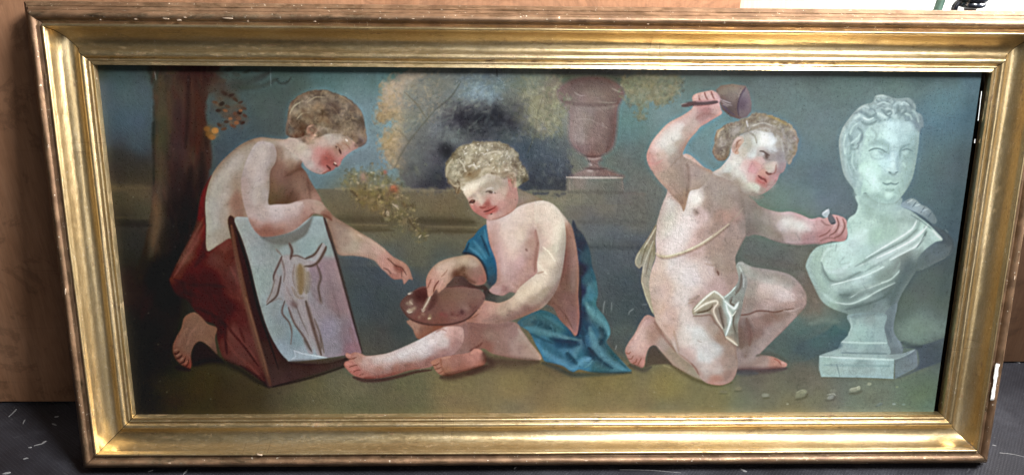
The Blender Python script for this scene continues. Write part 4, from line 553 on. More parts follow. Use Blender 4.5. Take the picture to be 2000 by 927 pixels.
    fill("1392,338 1406,328 1416,317 1426,302 1429,284 1440,268 1462,258 1482,250 1504,251 1517,262 1527,282 1531,300 1536,318 1531,334 1523,340 1518,352 1511,362 1499,373 1486,380 1468,382 1452,376 1438,358 1414,348",
      """1490,270,dad8d6 1508,275,d0d2d8 1475,275,c8c4c0 1460,280,b8aea4 1450,295,c4b4a8 1510,290,c0bcbc 1520,285,a89e98 1470,298,cac4c2 1440,315,ccc0b8 1420,330,c4beb8 1435,340,c6b8b0 1455,325,d0b0aa 1470,330,cc9898 1478,322,c89894 1465,345,cca8a2 1450,352,c4b4a8
 1462,366,c8beb0 1476,368,ccc2b4 1485,352,b8807a 1495,358,b07c74 1490,340,c49488 1505,328,c2aea2 1512,322,c8b0a4 1498,305,9a8e86 1510,308,a0948c 1522,310,a0928c 1528,325,a68c88 1520,335,a4847e 1512,345,b48c86 1505,362,a8887e 1490,374,a08a7e
 1470,378,98877c 1528,298,948a84 1485,300,bcaea8 1485,312,c8a8a2 1440,360,a39284 1420,345,a8988c""", 2.2, tag=7, name='face3', power=2.4, eps=25.)
    strokes("12,9,8f847e,.4: 1524,300 1530,318 1524,338; 16,12,dcd8d4,.25: 1478,272 1496,268 1508,278; 14,10,a8988c,.4: 1416,344 1440,360 1462,378 1486,378; 9,7,9c9088,.3: 1500,304 1512,306; 12,8,d4ccc8,.4: 1436,320 1450,338 1456,354", 'face3')
    blobs("1472,330,13,11,20,cc9c9c 1496,278,16,12,30,d8d8d8 1476,366,8,6,0,d2c8ba", 'face3', .4)
    strokes("2.5,2,5c504c,.8: 1484,295 1491,296 1498,301 1503,304; 2,1.6,c8c2be,.6: 1489,300 1492,301; 4.5,4,645854,.85: 1497,303 1498,308; 2,1.5,8a7a74,.6: 1490,307 1498,312 1506,312; 6,4,948880,.3: 1503,306 1516,309; 3,2,8c8078,.35: 1506,294 1518,300 1528,310; 3,2.5,6a403a,.8: 1496,336 1501,340 1507,339; 5,4,c8b4a8,.3: 1502,324 1510,324 1509,332; 2.5,2,90665e,.6: 1516,322 1514,336 1506,341; 2.8,2.4,6e3834,.8: 1481,343 1487,348 1493,350 1497,356; 3,2.5,b06a66,.6: 1480,352 1488,356 1494,358; 3,2.5,bc7c76,.6: 1487,344 1494,347; 2.5,2,a0706a,.5: 1495,366 1500,362 1508,360; 2,1.5,8c6a64,.6: 1516,350 1508,362 1496,374; 4,3,847266,.5: 1454,378 1470,382 1488,380; 2,1.5,7c706c,.5: 1536,300 1534,316", 'face3')
    strokes('16,11,a39284,.5: 1436,358 1454,374 1478,384; 9,6,8c7a6e,.45: 1444,372 1464,384 1490,384; 9,7,b09a90,.4: 1502,368 1512,356')
    fill("1430,282 1436,270 1444,265 1451,268 1453,276 1447,284 1442,292 1443,300 1436,301 1430,294", "1434,280,c4a494 1444,270,d0b4a6 1440,282,a5806f 1448,276,c8a898 1437,296,c0a090", 1.8, tag=7, name='ear3')
    strokes("2.2,1.8,8a6252,.7: 1438,288 1440,278 1447,273; 2,1.6,dcc4b6,.7: 1433,282 1440,270 1449,270; 2,1.5,96705f,.5: 1436,298 1440,292", 'ear3')
    hair('hair3', 1480, 300, 190, 'a89e8a 70665a b8ae9c 665d52 94896f 8a7f66', .8)
    strokes('12,9,b4a698,.45: 1458,262 1464,280 1462,296; 10,8,b8aca0,.35: 1474,258 1480,268', 'face3')
    strokes('10,7,a89e90,.5: 1446,266 1464,258 1486,251 1506,255 1520,272 1528,294; 7,5,988c7a,.45: 1470,250 1494,246 1514,254 1528,272; 9,6,a49a90,.4: 1520,280 1530,300 1534,318; 7,5,9c9082,.4: 1436,272 1430,290')
    strokes("3,2,b4aa90,.6: 1402,270 1404,258 1414,250; 3,2,9c8e62,.6: 1500,226 1520,234 1536,244; 3,2,c8c0ac,.5: 1470,246 1490,240 1508,246; 5,3,6a6054,.5: 1420,262 1424,280 1418,296; 3,2,a89e8c,.6: 1530,260 1540,275 1540,295; 2,1.5,dcd8d0,.6: 1458,236 1461,248; 4,3,b4aca0,.5: 1516,262 1526,276 1530,296; 3,2,8c8276,.6: 1462,258 1474,266 1478,280; 2,1.6,a8a094,.5: 1450,262 1466,262", None)
    # linen: cape over the hip, cord, loin cloth
    fill("1282,438 1268,460 1252,484 1243,498 1240,514 1248,524 1255,521 1252,546 1256,563 1264,588 1277,614 1271,580 1268,550 1275,516 1280,500 1280,470", "1270,465,94897a 1258,485,8f8a72 1247,505,9a9682 1265,500,a09682 1262,525,a59c8c 1260,550,aca090 1266,580,b0a28c 1272,480,a5977e", 2, tag=7, name='linen')
    strokes("2,1.6,d0c8b0,.75: 1281,444 1270,464 1258,484; 2,1.6,c4bca6,.7: 1276,470 1268,490 1258,518 1255,540; 2,1.6,ccc4ac,.7: 1253,548 1260,575 1275,610; 2,1.5,b8b09a,.7: 1250,490 1243,505 1242,514 1248,522; 2,1.6,6f6854,.6: 1264,478 1256,500 1252,516; 2,1.6,746c5a,.5: 1272,490 1266,515 1262,535; 3,2,7c7664,.5: 1278,478 1277,500", 'linen')
    strokes("4,4,8a7264,.5: 1283,498 1292,502 1312,502 1342,492 1372,478 1398,461 1424,440; 3.4,3,c8b49c,.95: 1281,494 1289,499 1308,500 1340,490 1370,476 1395,459 1424,437; 1.6,1.4,e4d6c4,.7: 1300,500 1335,491 1366,477 1390,461; 2,1.4,a08c7c,.7: 1424,437 1440,420 1452,405")
    fill("1352,606 1360,594 1394,567 1414,578 1436,558 1443,542 1438,519 1445,512 1454,530 1460,550 1456,568 1451,590 1447,614 1441,634 1443,668 1440,675 1418,660 1411,642 1398,626 1388,612 1370,613 1355,615",
      """1380,588,ab9e8c 1370,600,a59886 1360,608,a89a88 1390,606,9c8e7e 1398,590,a89a88 1400,575,b8ac9a 1408,610,948a80 1412,630,9c8c82 1425,585,9ca098 1420,595,a8aca2 1440,565,9a9990 1450,540,a09c94 1448,560,94908a 1440,590,949088 1445,610,8c847c
 1430,610,a8aea6 1428,630,a4a8a0 1420,645,aaa396 1435,640,85796c 1440,655,7c7066 1430,662,a08c7c 1440,530,a8a49a""", 2, tag=7, name='cloth3')
    strokes("""4,3,d6c8b2,.8: 1394,568 1374,584 1356,604; 3,2.5,d0d0c0,.8: 1394,568 1406,574 1414,584; 5,4,c2cac2,.85: 1414,586 1424,596 1434,603 1442,590; 4,3,b8bcb4,.6: 1414,580 1426,570 1436,560; 4,3,d4c2ae,.8: 1356,608 1374,595 1396,587 1402,592; 5,4,ccb4a4,.7: 1402,594 1393,604 1398,620 1410,640; 6,5,bcc6c0,.8: 1417,592 1420,606 1426,618 1425,634; 4,3,b8bcb4,.75: 1425,634 1420,646 1417,656;
 5,3,ccb09c,.8: 1416,657 1428,664 1440,674; 4,3,726a62,.6: 1407,598 1410,620 1414,640; 4,3,77706a,.6: 1430,580 1426,590 1434,595; 5,4,7c7268,.5: 1438,606 1434,630 1438,655; 3,2,857868,.6: 1362,610 1384,604 1392,594; 3,2,6f645c,.6: 1436,575 1446,560 1448,535; 2,1.6,e4e4d8,.7: 1424,610 1428,622 1424,636; 2,1.6,e8dccc,.6: 1390,570 1372,586; 2,1.6,dce4dc,.7: 1418,590 1432,601 1440,592; 3,2,c8bcae,.6: 1356,613 1372,613 1386,611""", 'cloth3')
    strokes("""2.2,1.8,f0e8d8,.85: 1395,568 1376,583 1355,604; 2,1.8,eeeadc,.8: 1396,568 1406,575 1414,584; 2.2,1.8,eef4ee,.85: 1416,588 1426,597 1435,602 1442,591; 2.2,1.8,f0e2d0,.8: 1357,607 1376,594 1396,587 1402,591 1394,604 1399,621 1411,641; 2.4,2,ecf4f0,.85: 1418,594 1422,608 1427,620 1424,636 1418,654; 2.2,1.8,f0dcc8,.8: 1417,657 1429,665 1440,674; 2,1.6,e4e8e0,.7: 1416,580 1428,569 1437,559; 2.4,2,6c6058,.7: 1404,600 1408,618 1414,640; 2.2,1.8,6a625c,.7: 1430,584 1427,592 1434,597; 2.4,2,64584e,.7: 1362,611 1382,606 1392,598; 2.2,1.8,5f564e,.6: 1434,612 1432,632 1438,652; 2,1.6,dcdcd4,.6: 1444,520 1452,540 1452,560; 5,4,726a64,.5: 1438,570 1447,555 1449,532; 2,1.6,e8e4d8,.7: 1424,606 1430,616 1438,606""", 'cloth3')
    strokes("3,2,8c7468,.6: 1354,617 1372,616 1388,615 1396,628 1410,645 1418,662")
    # ================= marble bust on its pedestal
    # braid and back
    fill("1758,400 1768,392 1780,387 1790,391 1798,399 1812,405 1824,418 1830,432 1822,437 1806,424 1788,414 1770,408", "1770,400,84929a 1785,395,93a0a4 1800,408,8c989e 1820,425,7e8c94", 2.2, tag=9)
    strokes("2,1.5,c0ccd0,.7: 1772,396 1782,390; 2,1.5,b4c2c6,.7: 1788,402 1797,399; 2,1.5,aebcc2,.6: 1800,412 1812,408; 2,1.5,5c6a74,.7: 1782,404 1790,394; 2,1.5,5c6a74,.6: 1798,416 1806,404; 2,1.5,606e78,.6: 1812,424 1820,414; 3,2,4c5862,.7: 1758,404 1780,413 1806,428 1826,446")
    fill("1820,440 1840,448 1856,462 1862,480 1856,496 1840,504 1812,518 1796,528 1786,524 1790,505 1806,488 1826,472 1838,467", "1850,470,5c6872 1850,490,76838a 1820,505,7c878a 1800,518,848f90 1830,490,727f86", 3, .9, tag=9)
    strokes("3,2,525e68,.7: 1842,450 1858,466 1861,482 1854,496; 2,1.5,96a2a8,.5: 1846,448 1852,454; 4,3,68757c,.5: 1810,500 1830,484 1848,476; 3,2,8d989c,.6: 1800,526 1826,512 1848,502")
    fill("1676,380 1676,400 1671,416 1658,426 1654,440 1656,460 1650,470 1626,474 1600,480 1584,494 1574,516 1577,530 1587,553 1604,586 1626,602 1654,612 1662,618 1740,615 1752,594 1762,572 1778,546 1790,526 1792,506 1804,490 1826,473 1841,468 1830,454 1816,440 1798,426 1780,412 1760,402 1757,385",
      """1685,390,b0c6c0 1690,410,b6ccc4 1720,400,9aada6 1740,400,94a6a0 1755,400,88989a 1665,430,b4cac2 1700,430,b8cec4 1730,425,9cb0a8 1760,420,98a8a2 1785,425,96a4a0 1640,480,bcd4ca 1680,460,bcd2c8 1710,460,acc4b8 1740,450,a6bcb2 1770,445,b4c6c0
 1800,440,b8ccc6 1825,460,bcd0ca 1810,470,aabcb8 1800,480,b8cac6 1600,500,a8bcb0 1590,520,a4b8ae 1620,510,bcd2c8 1650,510,bcd4cc 1690,495,b4cac4 1730,490,b8cac6 1760,475,bccec8 1720,515,b0c0bc 1680,530,b4c8c4 1650,540,acbcb8 1620,545,b0c6be
 1600,560,a8bcb2 1620,580,a8bab4 1650,570,98a8a6 1690,555,a4b4b2 1730,535,94a29e 1700,580,98a6a4 1740,560,8c9898 1760,530,8a9492 1780,520,7e898a 1790,500,98a4a2 1770,500,8a9490 1750,585,848f92 1720,600,8e9c9e 1680,600,94a4a2 1650,600,98aaa4 1630,595,a0b4a8""", 2.4, tag=9, name='bust', power=2.2)
    strokes("""5,3,d4e2de,.7: 1812,438 1800,452 1780,468 1750,484 1716,500 1680,518; 4,3,8a9a96,.6: 1796,432 1790,448 1770,466 1740,482 1700,504 1670,520; 4,3,c8d8d4,.6: 1790,430 1782,446 1756,464 1722,484; 5,3,84928e,.5: 1806,442 1806,456 1786,474 1756,492 1724,510 1690,530;
 5,3,cfdfdb,.65: 1804,460 1790,478 1766,490 1738,506; 3,2,6a7874,.7: 1810,452 1802,468 1792,482; 5,4,c8d8d4,.6: 1660,516 1640,528 1620,530 1606,518; 4,3,7c8c88,.6: 1604,512 1610,532 1624,548 1646,546 1680,530; 6,4,c0d2ce,.65: 1622,555 1650,548 1690,536 1724,520; 4,3,7a8884,.65: 1640,575 1664,574 1690,560 1720,550;
 6,4,c4d4d0,.7: 1660,580 1684,564 1710,556 1740,546 1756,528; 5,4,c0d2ce,.65: 1606,572 1630,588 1660,592 1690,580 1712,566 1746,550; 4,3,74827f,.6: 1650,604 1680,596 1704,590; 4,3,6f7c7a,.5: 1700,590 1726,580 1746,560; 4,3,a8b4b0,.6: 1758,512 1748,532 1720,548; 5,4,78868a,.5: 1770,520 1760,548 1744,575;
 4,3,a8bab6,.5: 1586,500 1580,520 1590,548 1608,580; 4,3,d0e0da,.5: 1626,480 1612,492 1604,510; 3,2,8c9c98,.5: 1634,476 1632,490; 3,2,9aaca6,.4: 1650,500 1640,515 1660,512; 5,3,c8d8d2,.5: 1822,450 1832,460 1838,467; 3,2,8c9896,.5: 1800,500 1796,520; 3,2,b8c6c2,.5: 1800,480 1790,496""", 'bust')
    strokes("14,10,7e908c,.45: 1688,386 1706,400 1736,406 1758,398; 10,8,8a9c98,.4: 1682,392 1690,412 1700,424; 3,2,7c8a86,.6: 1690,378 1704,390 1726,397 1748,396 1760,386; 8,6,8ea09a,.45: 1694,392 1700,412 1720,420 1750,416", 'bust')
    strokes("18,12,84938f,.4: 1690,384 1716,398 1750,396; 16,12,8a9895,.4: 1742,410 1770,420 1796,436; 14,10,788686,.4: 1780,505 1766,535 1748,565 1740,595; 14,10,72807e,.45: 1700,575 1726,560 1748,540; 16,12,74827f,.45: 1640,590 1670,600 1705,596; 10,7,74827f,.4: 1640,578 1668,576 1694,562; 9,6,788683,.4: 1606,530 1622,550 1650,550 1684,532; 9,6,7c8a87,.4: 1690,512 1730,492 1766,474 1794,450; 18,12,d4e6e2,.4: 1640,485 1668,470 1690,450; 10,7,dcebe8,.45: 1700,512 1740,494 1776,474 1802,450; 10,7,d0e0dc,.4: 1624,560 1660,556 1700,540; 12,8,98aaa4,.4: 1584,510 1590,545 1606,578; 10,8,849290,.4: 1800,485 1790,510 1780,525", 'bust')
    strokes("""2.4,2,f0faf8,.7: 1812,440 1798,456 1776,472 1746,488 1712,504; 2.4,2,f0faf6,.65: 1790,432 1780,448 1754,466 1720,486 1690,504; 2.4,2,eef8f4,.65: 1806,462 1790,480 1764,494 1738,508; 2.6,2,eaf6f2,.6: 1756,530 1738,546 1710,556 1684,566 1662,580; 2.6,2,e8f4f0,.6: 1748,552 1714,568 1690,582 1660,593 1632,590; 2.4,2,eaf4f0,.6: 1728,520 1692,537 1652,549 1624,556; 2.2,1.8,6c7a7e,.5: 1808,454 1800,470 1790,484; 2.4,2,74827f,.45: 1640,576 1664,576 1692,562 1720,552; 2.4,2,74827f,.4: 1606,516 1612,534 1626,549 1648,547 1682,531; 2.2,1.8,788684,.4: 1696,504 1738,484 1770,467 1792,446; 2.4,2,6c7a78,.4: 1652,605 1682,597 1706,590 1730,578; 2,1.6,f0f8f6,.6: 1822,450 1832,461 1839,467; 2.2,1.8,54626a,.5: 1780,420 1800,432 1818,446""", 'bust')
    # head of the bust
    fill("1640,268 1646,250 1654,238 1668,220 1684,206 1704,200 1710,188 1724,185 1746,192 1758,193 1776,192 1788,206 1789,218 1800,226 1804,246 1797,254 1794,284 1790,309 1785,336 1778,357 1765,378 1752,392 1738,397 1716,395 1702,388 1690,376 1678,384 1664,364 1649,341 1642,310 1639,285",
      """1650,265,9cb0b0 1645,300,9eb2b0 1655,340,9cb0ac 1670,365,9eb2ac 1665,240,9caeae 1680,220,98a8aa 1700,210,98a8aa 1722,195,98a8ac 1750,200,98a8aa 1778,200,8e9ea4 1790,225,84949c 1798,242,7e8e98 1690,225,9cacac 1730,215,a8b8b8 1765,220,98a8ac 1670,290,9cb0b0 1665,320,a4b8b4
 1690,270,b4cac6 1720,265,bcd2d0 1715,240,acbebe 1745,240,bcd0d4 1770,250,b4c8cc 1785,270,9cb0b4 1740,275,bcd0d4 1765,275,aec2c6 1680,300,b4cac6 1690,330,c0d8d0 1710,330,bed6d0 1730,320,bcd2d4 1745,310,b4c8d0 1745,330,b8ccce 1700,360,bad2ca 1720,365,b4cac4
 1740,360,acc0bc 1765,340,a4b8b4 1780,330,9aaeaa 1775,310,9aaeae 1770,360,9cb0ac 1736,380,b0c6c0 1755,375,a0b4b0 1720,388,a4bab4 1745,392,94a6a2 1785,300,96aaac 1680,350,b4ccc6 1682,372,b0c8c0""", 2.2, tag=9, name='head4', power=2.3, eps=30.)
    strokes("""2.4,2,67787c,.8: 1697,295 1705,291 1714,290 1724,293 1731,298; 3,2,98a8aa,.45: 1702,306 1712,311 1726,309; 4,3,c8dcdc,.5: 1706,300 1714,299; 7,5,8a9da0,.45: 1720,296 1732,298 1728,306; 7,5,92a6a8,.6: 1708,279 1722,277 1734,284 1736,298; 3,2,c8dcdc,.5: 1700,289 1712,285 1722,287; 3.5,3,768a90,.75: 1758,308 1758,296 1764,287 1776,282; 5,4,c0d4d4,.6: 1766,299 1772,297;
 5,3,8ea2a8,.4: 1766,308 1778,311; 2.4,2,6c7e84,.75: 1762,294 1772,291 1784,296; 5,3,8c9fa6,.55: 1754,306 1753,322 1755,334; 4,3,7c8c8e,.7: 1738,337 1744,341 1751,338; 2.5,2,647478,.7: 1736,336 1740,338; 2.5,2,6a7a7e,.7: 1749,337 1754,336; 6,5,cde0e0,.6: 1744,300 1744,318 1742,332; 3,2.5,d8e8e4,.6: 1733,330 1738,333; 2.5,2,64767a,.8: 1724,357 1732,360 1740,358 1748,360 1755,357;
 4,3,cadeda,.6: 1732,354 1740,353; 4,3,b8ccc8,.6: 1732,364 1742,365 1750,363; 4,3,80928e,.6: 1730,371 1738,373 1746,370; 8,6,c8dcd6,.7: 1732,379 1740,380; 3,2,8a9c9a,.5: 1704,390 1722,397 1742,397 1760,385; 3,2,6c7c80,.6: 1766,380 1774,366 1780,350; 4,3,90a4a6,.5: 1790,290 1786,320 1778,345; 4,3,c6dcd8,.5: 1764,318 1768,326; 10,8,c8dedc,.4: 1700,345 1708,360""", 'head4')
    fill("1636,268 1652,236 1684,204 1704,197 1710,184 1746,188 1778,188 1792,216 1806,240 1798,256 1788,242 1770,234 1748,231 1722,237 1703,245 1692,256 1686,276 1680,294 1674,312 1677,340 1684,368 1678,388 1662,366 1646,341 1638,310", "1650,260,93a5aa 1646,310,90a2a6 1670,350,8ea0a2 1680,225,8c9da2 1720,205,8fa0a4 1765,205,8798a0 1798,240,7a8a96 1672,290,98aaac", 5, .7, clip='head4', jit=3)
    dabs('head4', 90, 'b8caca 74868c a4b6b8 687a80 c4d4d4', 13, 5, None, 60, .4, .9, (1640, 185, 1806, 236))
    dabs('head4', 60, 'b4c6c6 788a90 a0b2b4 c0d0d0', 14, 5, 75, 30, .35, .6, (1640, 236, 1682, 370))
    strokes("14,10,8a9aa0,.5: 1650,270 1646,300 1652,335 1668,360; 12,9,7c8c92,.45: 1690,215 1712,205 1740,205; 12,9,7e8e94,.5: 1770,205 1788,222 1798,242; 16,11,8fa2a6,.45: 1792,270 1788,305 1780,340 1768,370; 14,10,d4e8e6,.4: 1698,330 1704,352 1716,370; 16,12,cfe4e4,.4: 1735,245 1738,270; 9,7,93a6a8,.45: 1700,282 1716,278 1732,284; 9,7,90a3a8,.4: 1762,288 1776,282; 8,6,93a6aa,.45: 1757,300 1757,320 1758,336; 10,7,9aaeac,.4: 1722,350 1734,346 1750,350; 12,8,8c9e9c,.5: 1700,388 1722,396 1746,394; 10,8,a0b2b2,.4: 1672,340 1680,362", 'head4')
    strokes("5,4,5f7074,.6: 1690,222 1700,228 1710,222; 5,4,5f7074,.55: 1722,214 1732,220 1742,212; 5,4,62737a,.55: 1752,212 1760,222 1770,216; 4,3,64757a,.5: 1676,250 1684,260 1680,276; 5,4,64767a,.5: 1658,262 1664,280 1660,300; 4,3,5c6d72,.5: 1712,196 1722,202 1734,198; 4,3,5f7076,.5: 1768,198 1778,206 1784,216; 5,4,c4d6d6,.5: 1668,232 1680,226 1690,232; 5,4,ccdcdc,.5: 1716,222 1728,228 1738,222; 4,3,c8d8da,.5: 1746,206 1756,200 1764,206; 5,4,b8caca,.45: 1652,290 1654,320 1664,344; 4,3,c0d2d2,.45: 1782,214 1790,224 1794,238", 'head4')
    strokes("""4,3,6e7e80,.7: 1683,238 1692,243 1704,241 1712,236; 4,3,74848a,.7: 1684,262 1682,274 1674,282; 3,2.5,748488,.7: 1664,292 1674,290 1678,282; 3,2.5,6f7f84,.7: 1726,220 1734,226 1742,222; 3,2.5,7a8a8e,.65: 1712,212 1722,208 1736,214; 3,2,738388,.6: 1696,212 1706,214 1712,222; 3,2.5,74848a,.7: 1764,206 1770,212 1764,222; 3,2,7a8a90,.6: 1776,220 1786,232 1792,238; 3,2,c4d4d4,.7: 1686,230 1696,234 1706,230; 3,2,c8d8d8,.65: 1714,204 1726,200 1738,204; 3,2,c4d2d4,.65: 1730,212 1742,214 1746,222;
 3,2,c0d0d2,.6: 1758,204 1766,200 1776,206; 3,2,bccccc,.6: 1768,222 1778,226 1780,234; 3,2,c0d2d0,.6: 1660,262 1666,248 1676,240; 3,2,b8caca,.6: 1662,280 1672,272 1680,262; 3,2,c4d6d4,.5: 1650,300 1648,280 1652,262; 3,2,849698,.6: 1654,320 1660,340 1672,352; 3,2,8ea0a2,.6: 1656,285 1656,310 1664,335; 3,2,bccecc,.6: 1666,300 1664,318 1672,335; 2.5,2,708084,.6: 1704,200 1708,192 1716,190; 2.5,2,c0d0d4,.6: 1712,190 1722,187 1732,190;
 4,3,8c9c9c,.5: 1702,250 1712,262 1708,274; 3,2,a8baba,.5: 1716,246 1716,262; 3,2,7c8e94,.5: 1796,232 1798,248; 2.5,2,5e6e72,.5: 1728,234 1729,235; 4,3,73848a,.6: 1668,222 1680,218 1688,224; 3,2,b4c4c6,.6: 1676,214 1688,208 1698,212; 4,3,7a8a8e,.6: 1750,222 1756,214 1752,204""", 'head4')
    strokes('10,8,a4b8b4,.7: 1672,374 1682,384 1692,394 1704,402; 8,6,94a8a4,.5: 1690,380 1702,392 1716,400')
    # pedestal
    fill("1752,592 1746,630 1746,648 1754,662 1761,670 1762,690 1735,690 1733,666 1726,640 1727,612", "1740,600,87949a 1738,640,7e8b90 1750,670,88959a 1745,685,7a868a", 2, tag=9)
    fill("1658,614 1662,636 1657,652 1644,666 1642,668 1642,692 1733,694 1733,667 1727,640 1728,612", "1670,620,9cb0ae 1700,620,98a8a8 1720,625,9cb0b2 1680,645,a8bebc 1710,650,9fb4b6 1665,660,acc2be 1720,660,a0b4b6 1660,680,9cb2b4 1710,682,92a6aa", 1.8, tag=9, name='ped')
    strokes("3,2.5,c8dad8,.8: 1645,667 1690,669 1732,669; 3,2,bcd0cc,.6: 1660,620 1663,638 1657,652; 3,3,73868a,.6: 1644,688 1690,690 1732,690; 6,4,86969a,.5: 1664,618 1700,612 1726,614; 4,3,b4c6c4,.5: 1676,622 1674,645; 4,3,6f7c82,.6: 1730,640 1737,655 1740,668")
    fill("1600,693 1642,678 1642,690 1733,692 1762,690 1790,680 1747,701", "1640,688,a4bab8 1700,694,a2b6b8 1770,688,98a6a8 1615,692,a8bcba", 1.5, 1, True, tag=9)
    fill("1600,694 1747,700 1745,739 1700,737 1604,735 1600,720", "1610,705,a8c0bc 1660,700,b0c6c6 1720,705,b0c6c8 1620,725,a0b8b4 1680,725,9cb4b4 1740,720,a0b6b8 1680,714,90a6a8", 1.6, 1, True, tag=9, name='slab')
    fill("1747,701 1790,680 1793,716 1748,739", "1755,720,7c898c 1785,695,78848a 1770,715,747f82", 1.6, 1, True, tag=9)
    strokes("3,2.5,d0e0e0,.8: 1602,695 1650,698 1700,700 1745,702; 4,3,86a0a2,.55: 1610,712 1660,713 1740,714; 2.5,2,c0d2d2,.6: 1748,701 1770,692 1786,683; 2,1.5,6c8284,.5: 1634,710 1638,725 1640,735; 2.5,2,90a4a0,.5: 1601,698 1600,720 1606,734")
    fill("1762,678 1788,676 1820,668 1856,658 1854,696 1800,720 1752,738 1792,715 1790,682", "1800,695,4c5866 1830,690,4f5c6a 1770,728,545c62 1845,675,566470", 4, .9)
    strokes("6,4,3e4a4c,.7: 1761,668 1780,675 1800,676")
    # hill and stones
    fill("1540,700 1560,672 1590,658 1615,645 1630,633 1640,642 1650,645 1655,655 1642,666 1642,678 1600,693 1570,705", "1560,680,4a5c60 1600,670,4a6468 1632,645,3f6064 1640,660,48606a 1600,690,53646a 1550,700,56625e", 5, .6)
    strokes("8,5,5f7a74,.45: 1560,650 1590,640 1620,632; 6,4,84968a,.35: 1580,632 1610,626 1640,628; 16,10,6b5e52,.5: 1578,560 1590,590 1600,610; 10,6,746658,.4: 1560,612 1585,606; 10,8,5c584c,.5: 1456,500 1490,510 1530,516 1565,524; 5,4,84786a,.5: 1590,584 1596,590")
    blobs("1495,771,7.2,3.8,0,8c8a7c 1563,771,9.4,6.8,-20,84826a 1570,764,5.8,4.5,0,908e74 1623,775,7.2,4.5,-20,96968a 1628,762,6.5,3.8,0,7c7a68 1668,760,9.4,4.5,-15,9c9880 1677,757,3.6,3.8,0,a8a488 1698,749,4.3,3.0,0,a09c80 1746,788,3.6,2.2,0,94988c 1765,789,3.6,2.2,0,8c9484 1413,764,7.9,3.0,5,78715c 1442,758,6.5,3.8,-10,7c745e 1718,789,6.5,3.0,-20,7a8074 1538,788,2.2,1.5,0,a09c88 1752,755,2.9,2.2,0,8a8c6c", None, .75, 1)
    strokes("3,2,54503e,.6: 1490,777 1503,776; 4,3,54503c,.6: 1554,780 1572,776 1578,768; 4,3,545246,.6: 1612,782 1626,780 1632,770; 4,3,545040,.6: 1658,768 1676,767 1684,762; 3,2,56523f,.5: 1404,768 1422,768; 3,2,56523f,.5: 1434,763 1450,763; 2,1.5,b8b6a4,.6: 1616,770 1628,768 1632,772; 2,1.5,bab69c,.6: 1660,759 1670,757 1679,753; 2,1.5,a4a28a,.6: 1556,766 1566,761 1574,766; 3,2,50584c,.5: 1710,793 1724,788")
    match_tones()
    finish_paint()
TONES = '''425,400,160,153,150 510,350,175,162,160 565,365,107,82,73 502,480,141,147,144 666,620,124,110,113 555,660,126,137,141 410,570,52,4,4 430,500,84,44,39 350,220,54,37,36 385,250,58,35,27
340,480,26,23,23 262,600,38,31,30 300,770,37,36,30 700,775,96,94,74 1000,775,129,116,88 1250,770,128,118,88 1700,790,112,124,116 820,400,106,97,80 752,520,165,125,118 740,610,60,68,74 945,228,50,52,60 850,190,126,128,125
1150,240,142,128,120 1200,420,104,104,103 1210,570,70,80,88 1300,220,118,142,148 1560,180,108,126,132 1850,220,103,135,152 1860,420,88,110,122 1800,640,122,143,138 1500,505,98,102,103 1000,480,220,200,193 1075,430,228,212,203
1116,540,122,100,94 800,690,204,193,198 970,660,143,114,105 890,590,125,92,80 1090,700,76,120,140 1140,645,45,72,90 1340,560,218,207,210 1375,690,204,204,208 1410,370,168,156,152 1510,575,198,183,183 1560,440,218,216,220
1310,270,225,220,221 1640,490,200,228,230 1745,550,130,148,150 1756,550,92,108,112 1660,290,170,195,200 1690,650,158,188,190 1670,725,153,175,178 940,300,178,172,158 600,210,135,120,103 1540,270,152,148,149 600,300,192,178,170
638,305,155,98,93 925,362,228,216,202 975,395,195,155,151 1495,272,240,240,243 1472,330,208,168,174 1420,180,142,128,120 385,640,115,84,70 1245,665,208,180,176 900,708,146,104,96 1310,530,224,214,214 1340,440,236,226,230
240,230,66,82,95 1690,330,212,246,246 700,320,113,131,143
1302,350,178,157,149 1425,440,162,143,138 1398,645,161,146,141 1405,645,147,134,128 1290,600,206,182,172 1416,720,172,155,150 1424,720,155,138,134 1480,645,133,115,110 1490,440,138,132,131 1308,700,155,140,130 1040,500,188,160,148
983,550,194,165,158 1081,555,158,143,135 1092,555,120,96,90 1015,605,150,125,124 1024,605,132,106,108 930,545,138,102,94 870,520,203,176,163 740,725,146,113,108 1028,685,157,130,124 463,390,138,110,100 512,452,130,95,86 690,465,174,157,144
460,310,165,155,151 760,275,168,148,115 778,190,172,160,146 830,300,98,101,106 1050,220,143,142,126 1062,320,79,88,98 1150,175,126,110,102 1260,170,135,132,110 314,250,60,57,44 310,420,88,70,55 440,290,63,74,83 270,460,46,45,42 270,700,26,26,19
730,385,116,101,72 968,180,125,143,150 1248,330,102,110,110 1558,395,111,129,134 898,320,155,146,130 1412,280,160,150,146 1774,320,170,200,204 1783,320,138,165,170 1723,405,188,218,220 520,220,73,83,84 640,150,82,107,110 1370,290,110,138,148 1605,250,112,132,140 1880,320,98,116,126 1700,160,108,130,134 1850,560,88,102,105 1192,140,70,69,56 460,775,55,47,30 1500,785,112,113,100
1810,770,102,120,102 1570,720,102,101,94 1600,645,86,104,106 852,490,86,88,82 1230,460,92,99,106 750,145,93,122,128'''
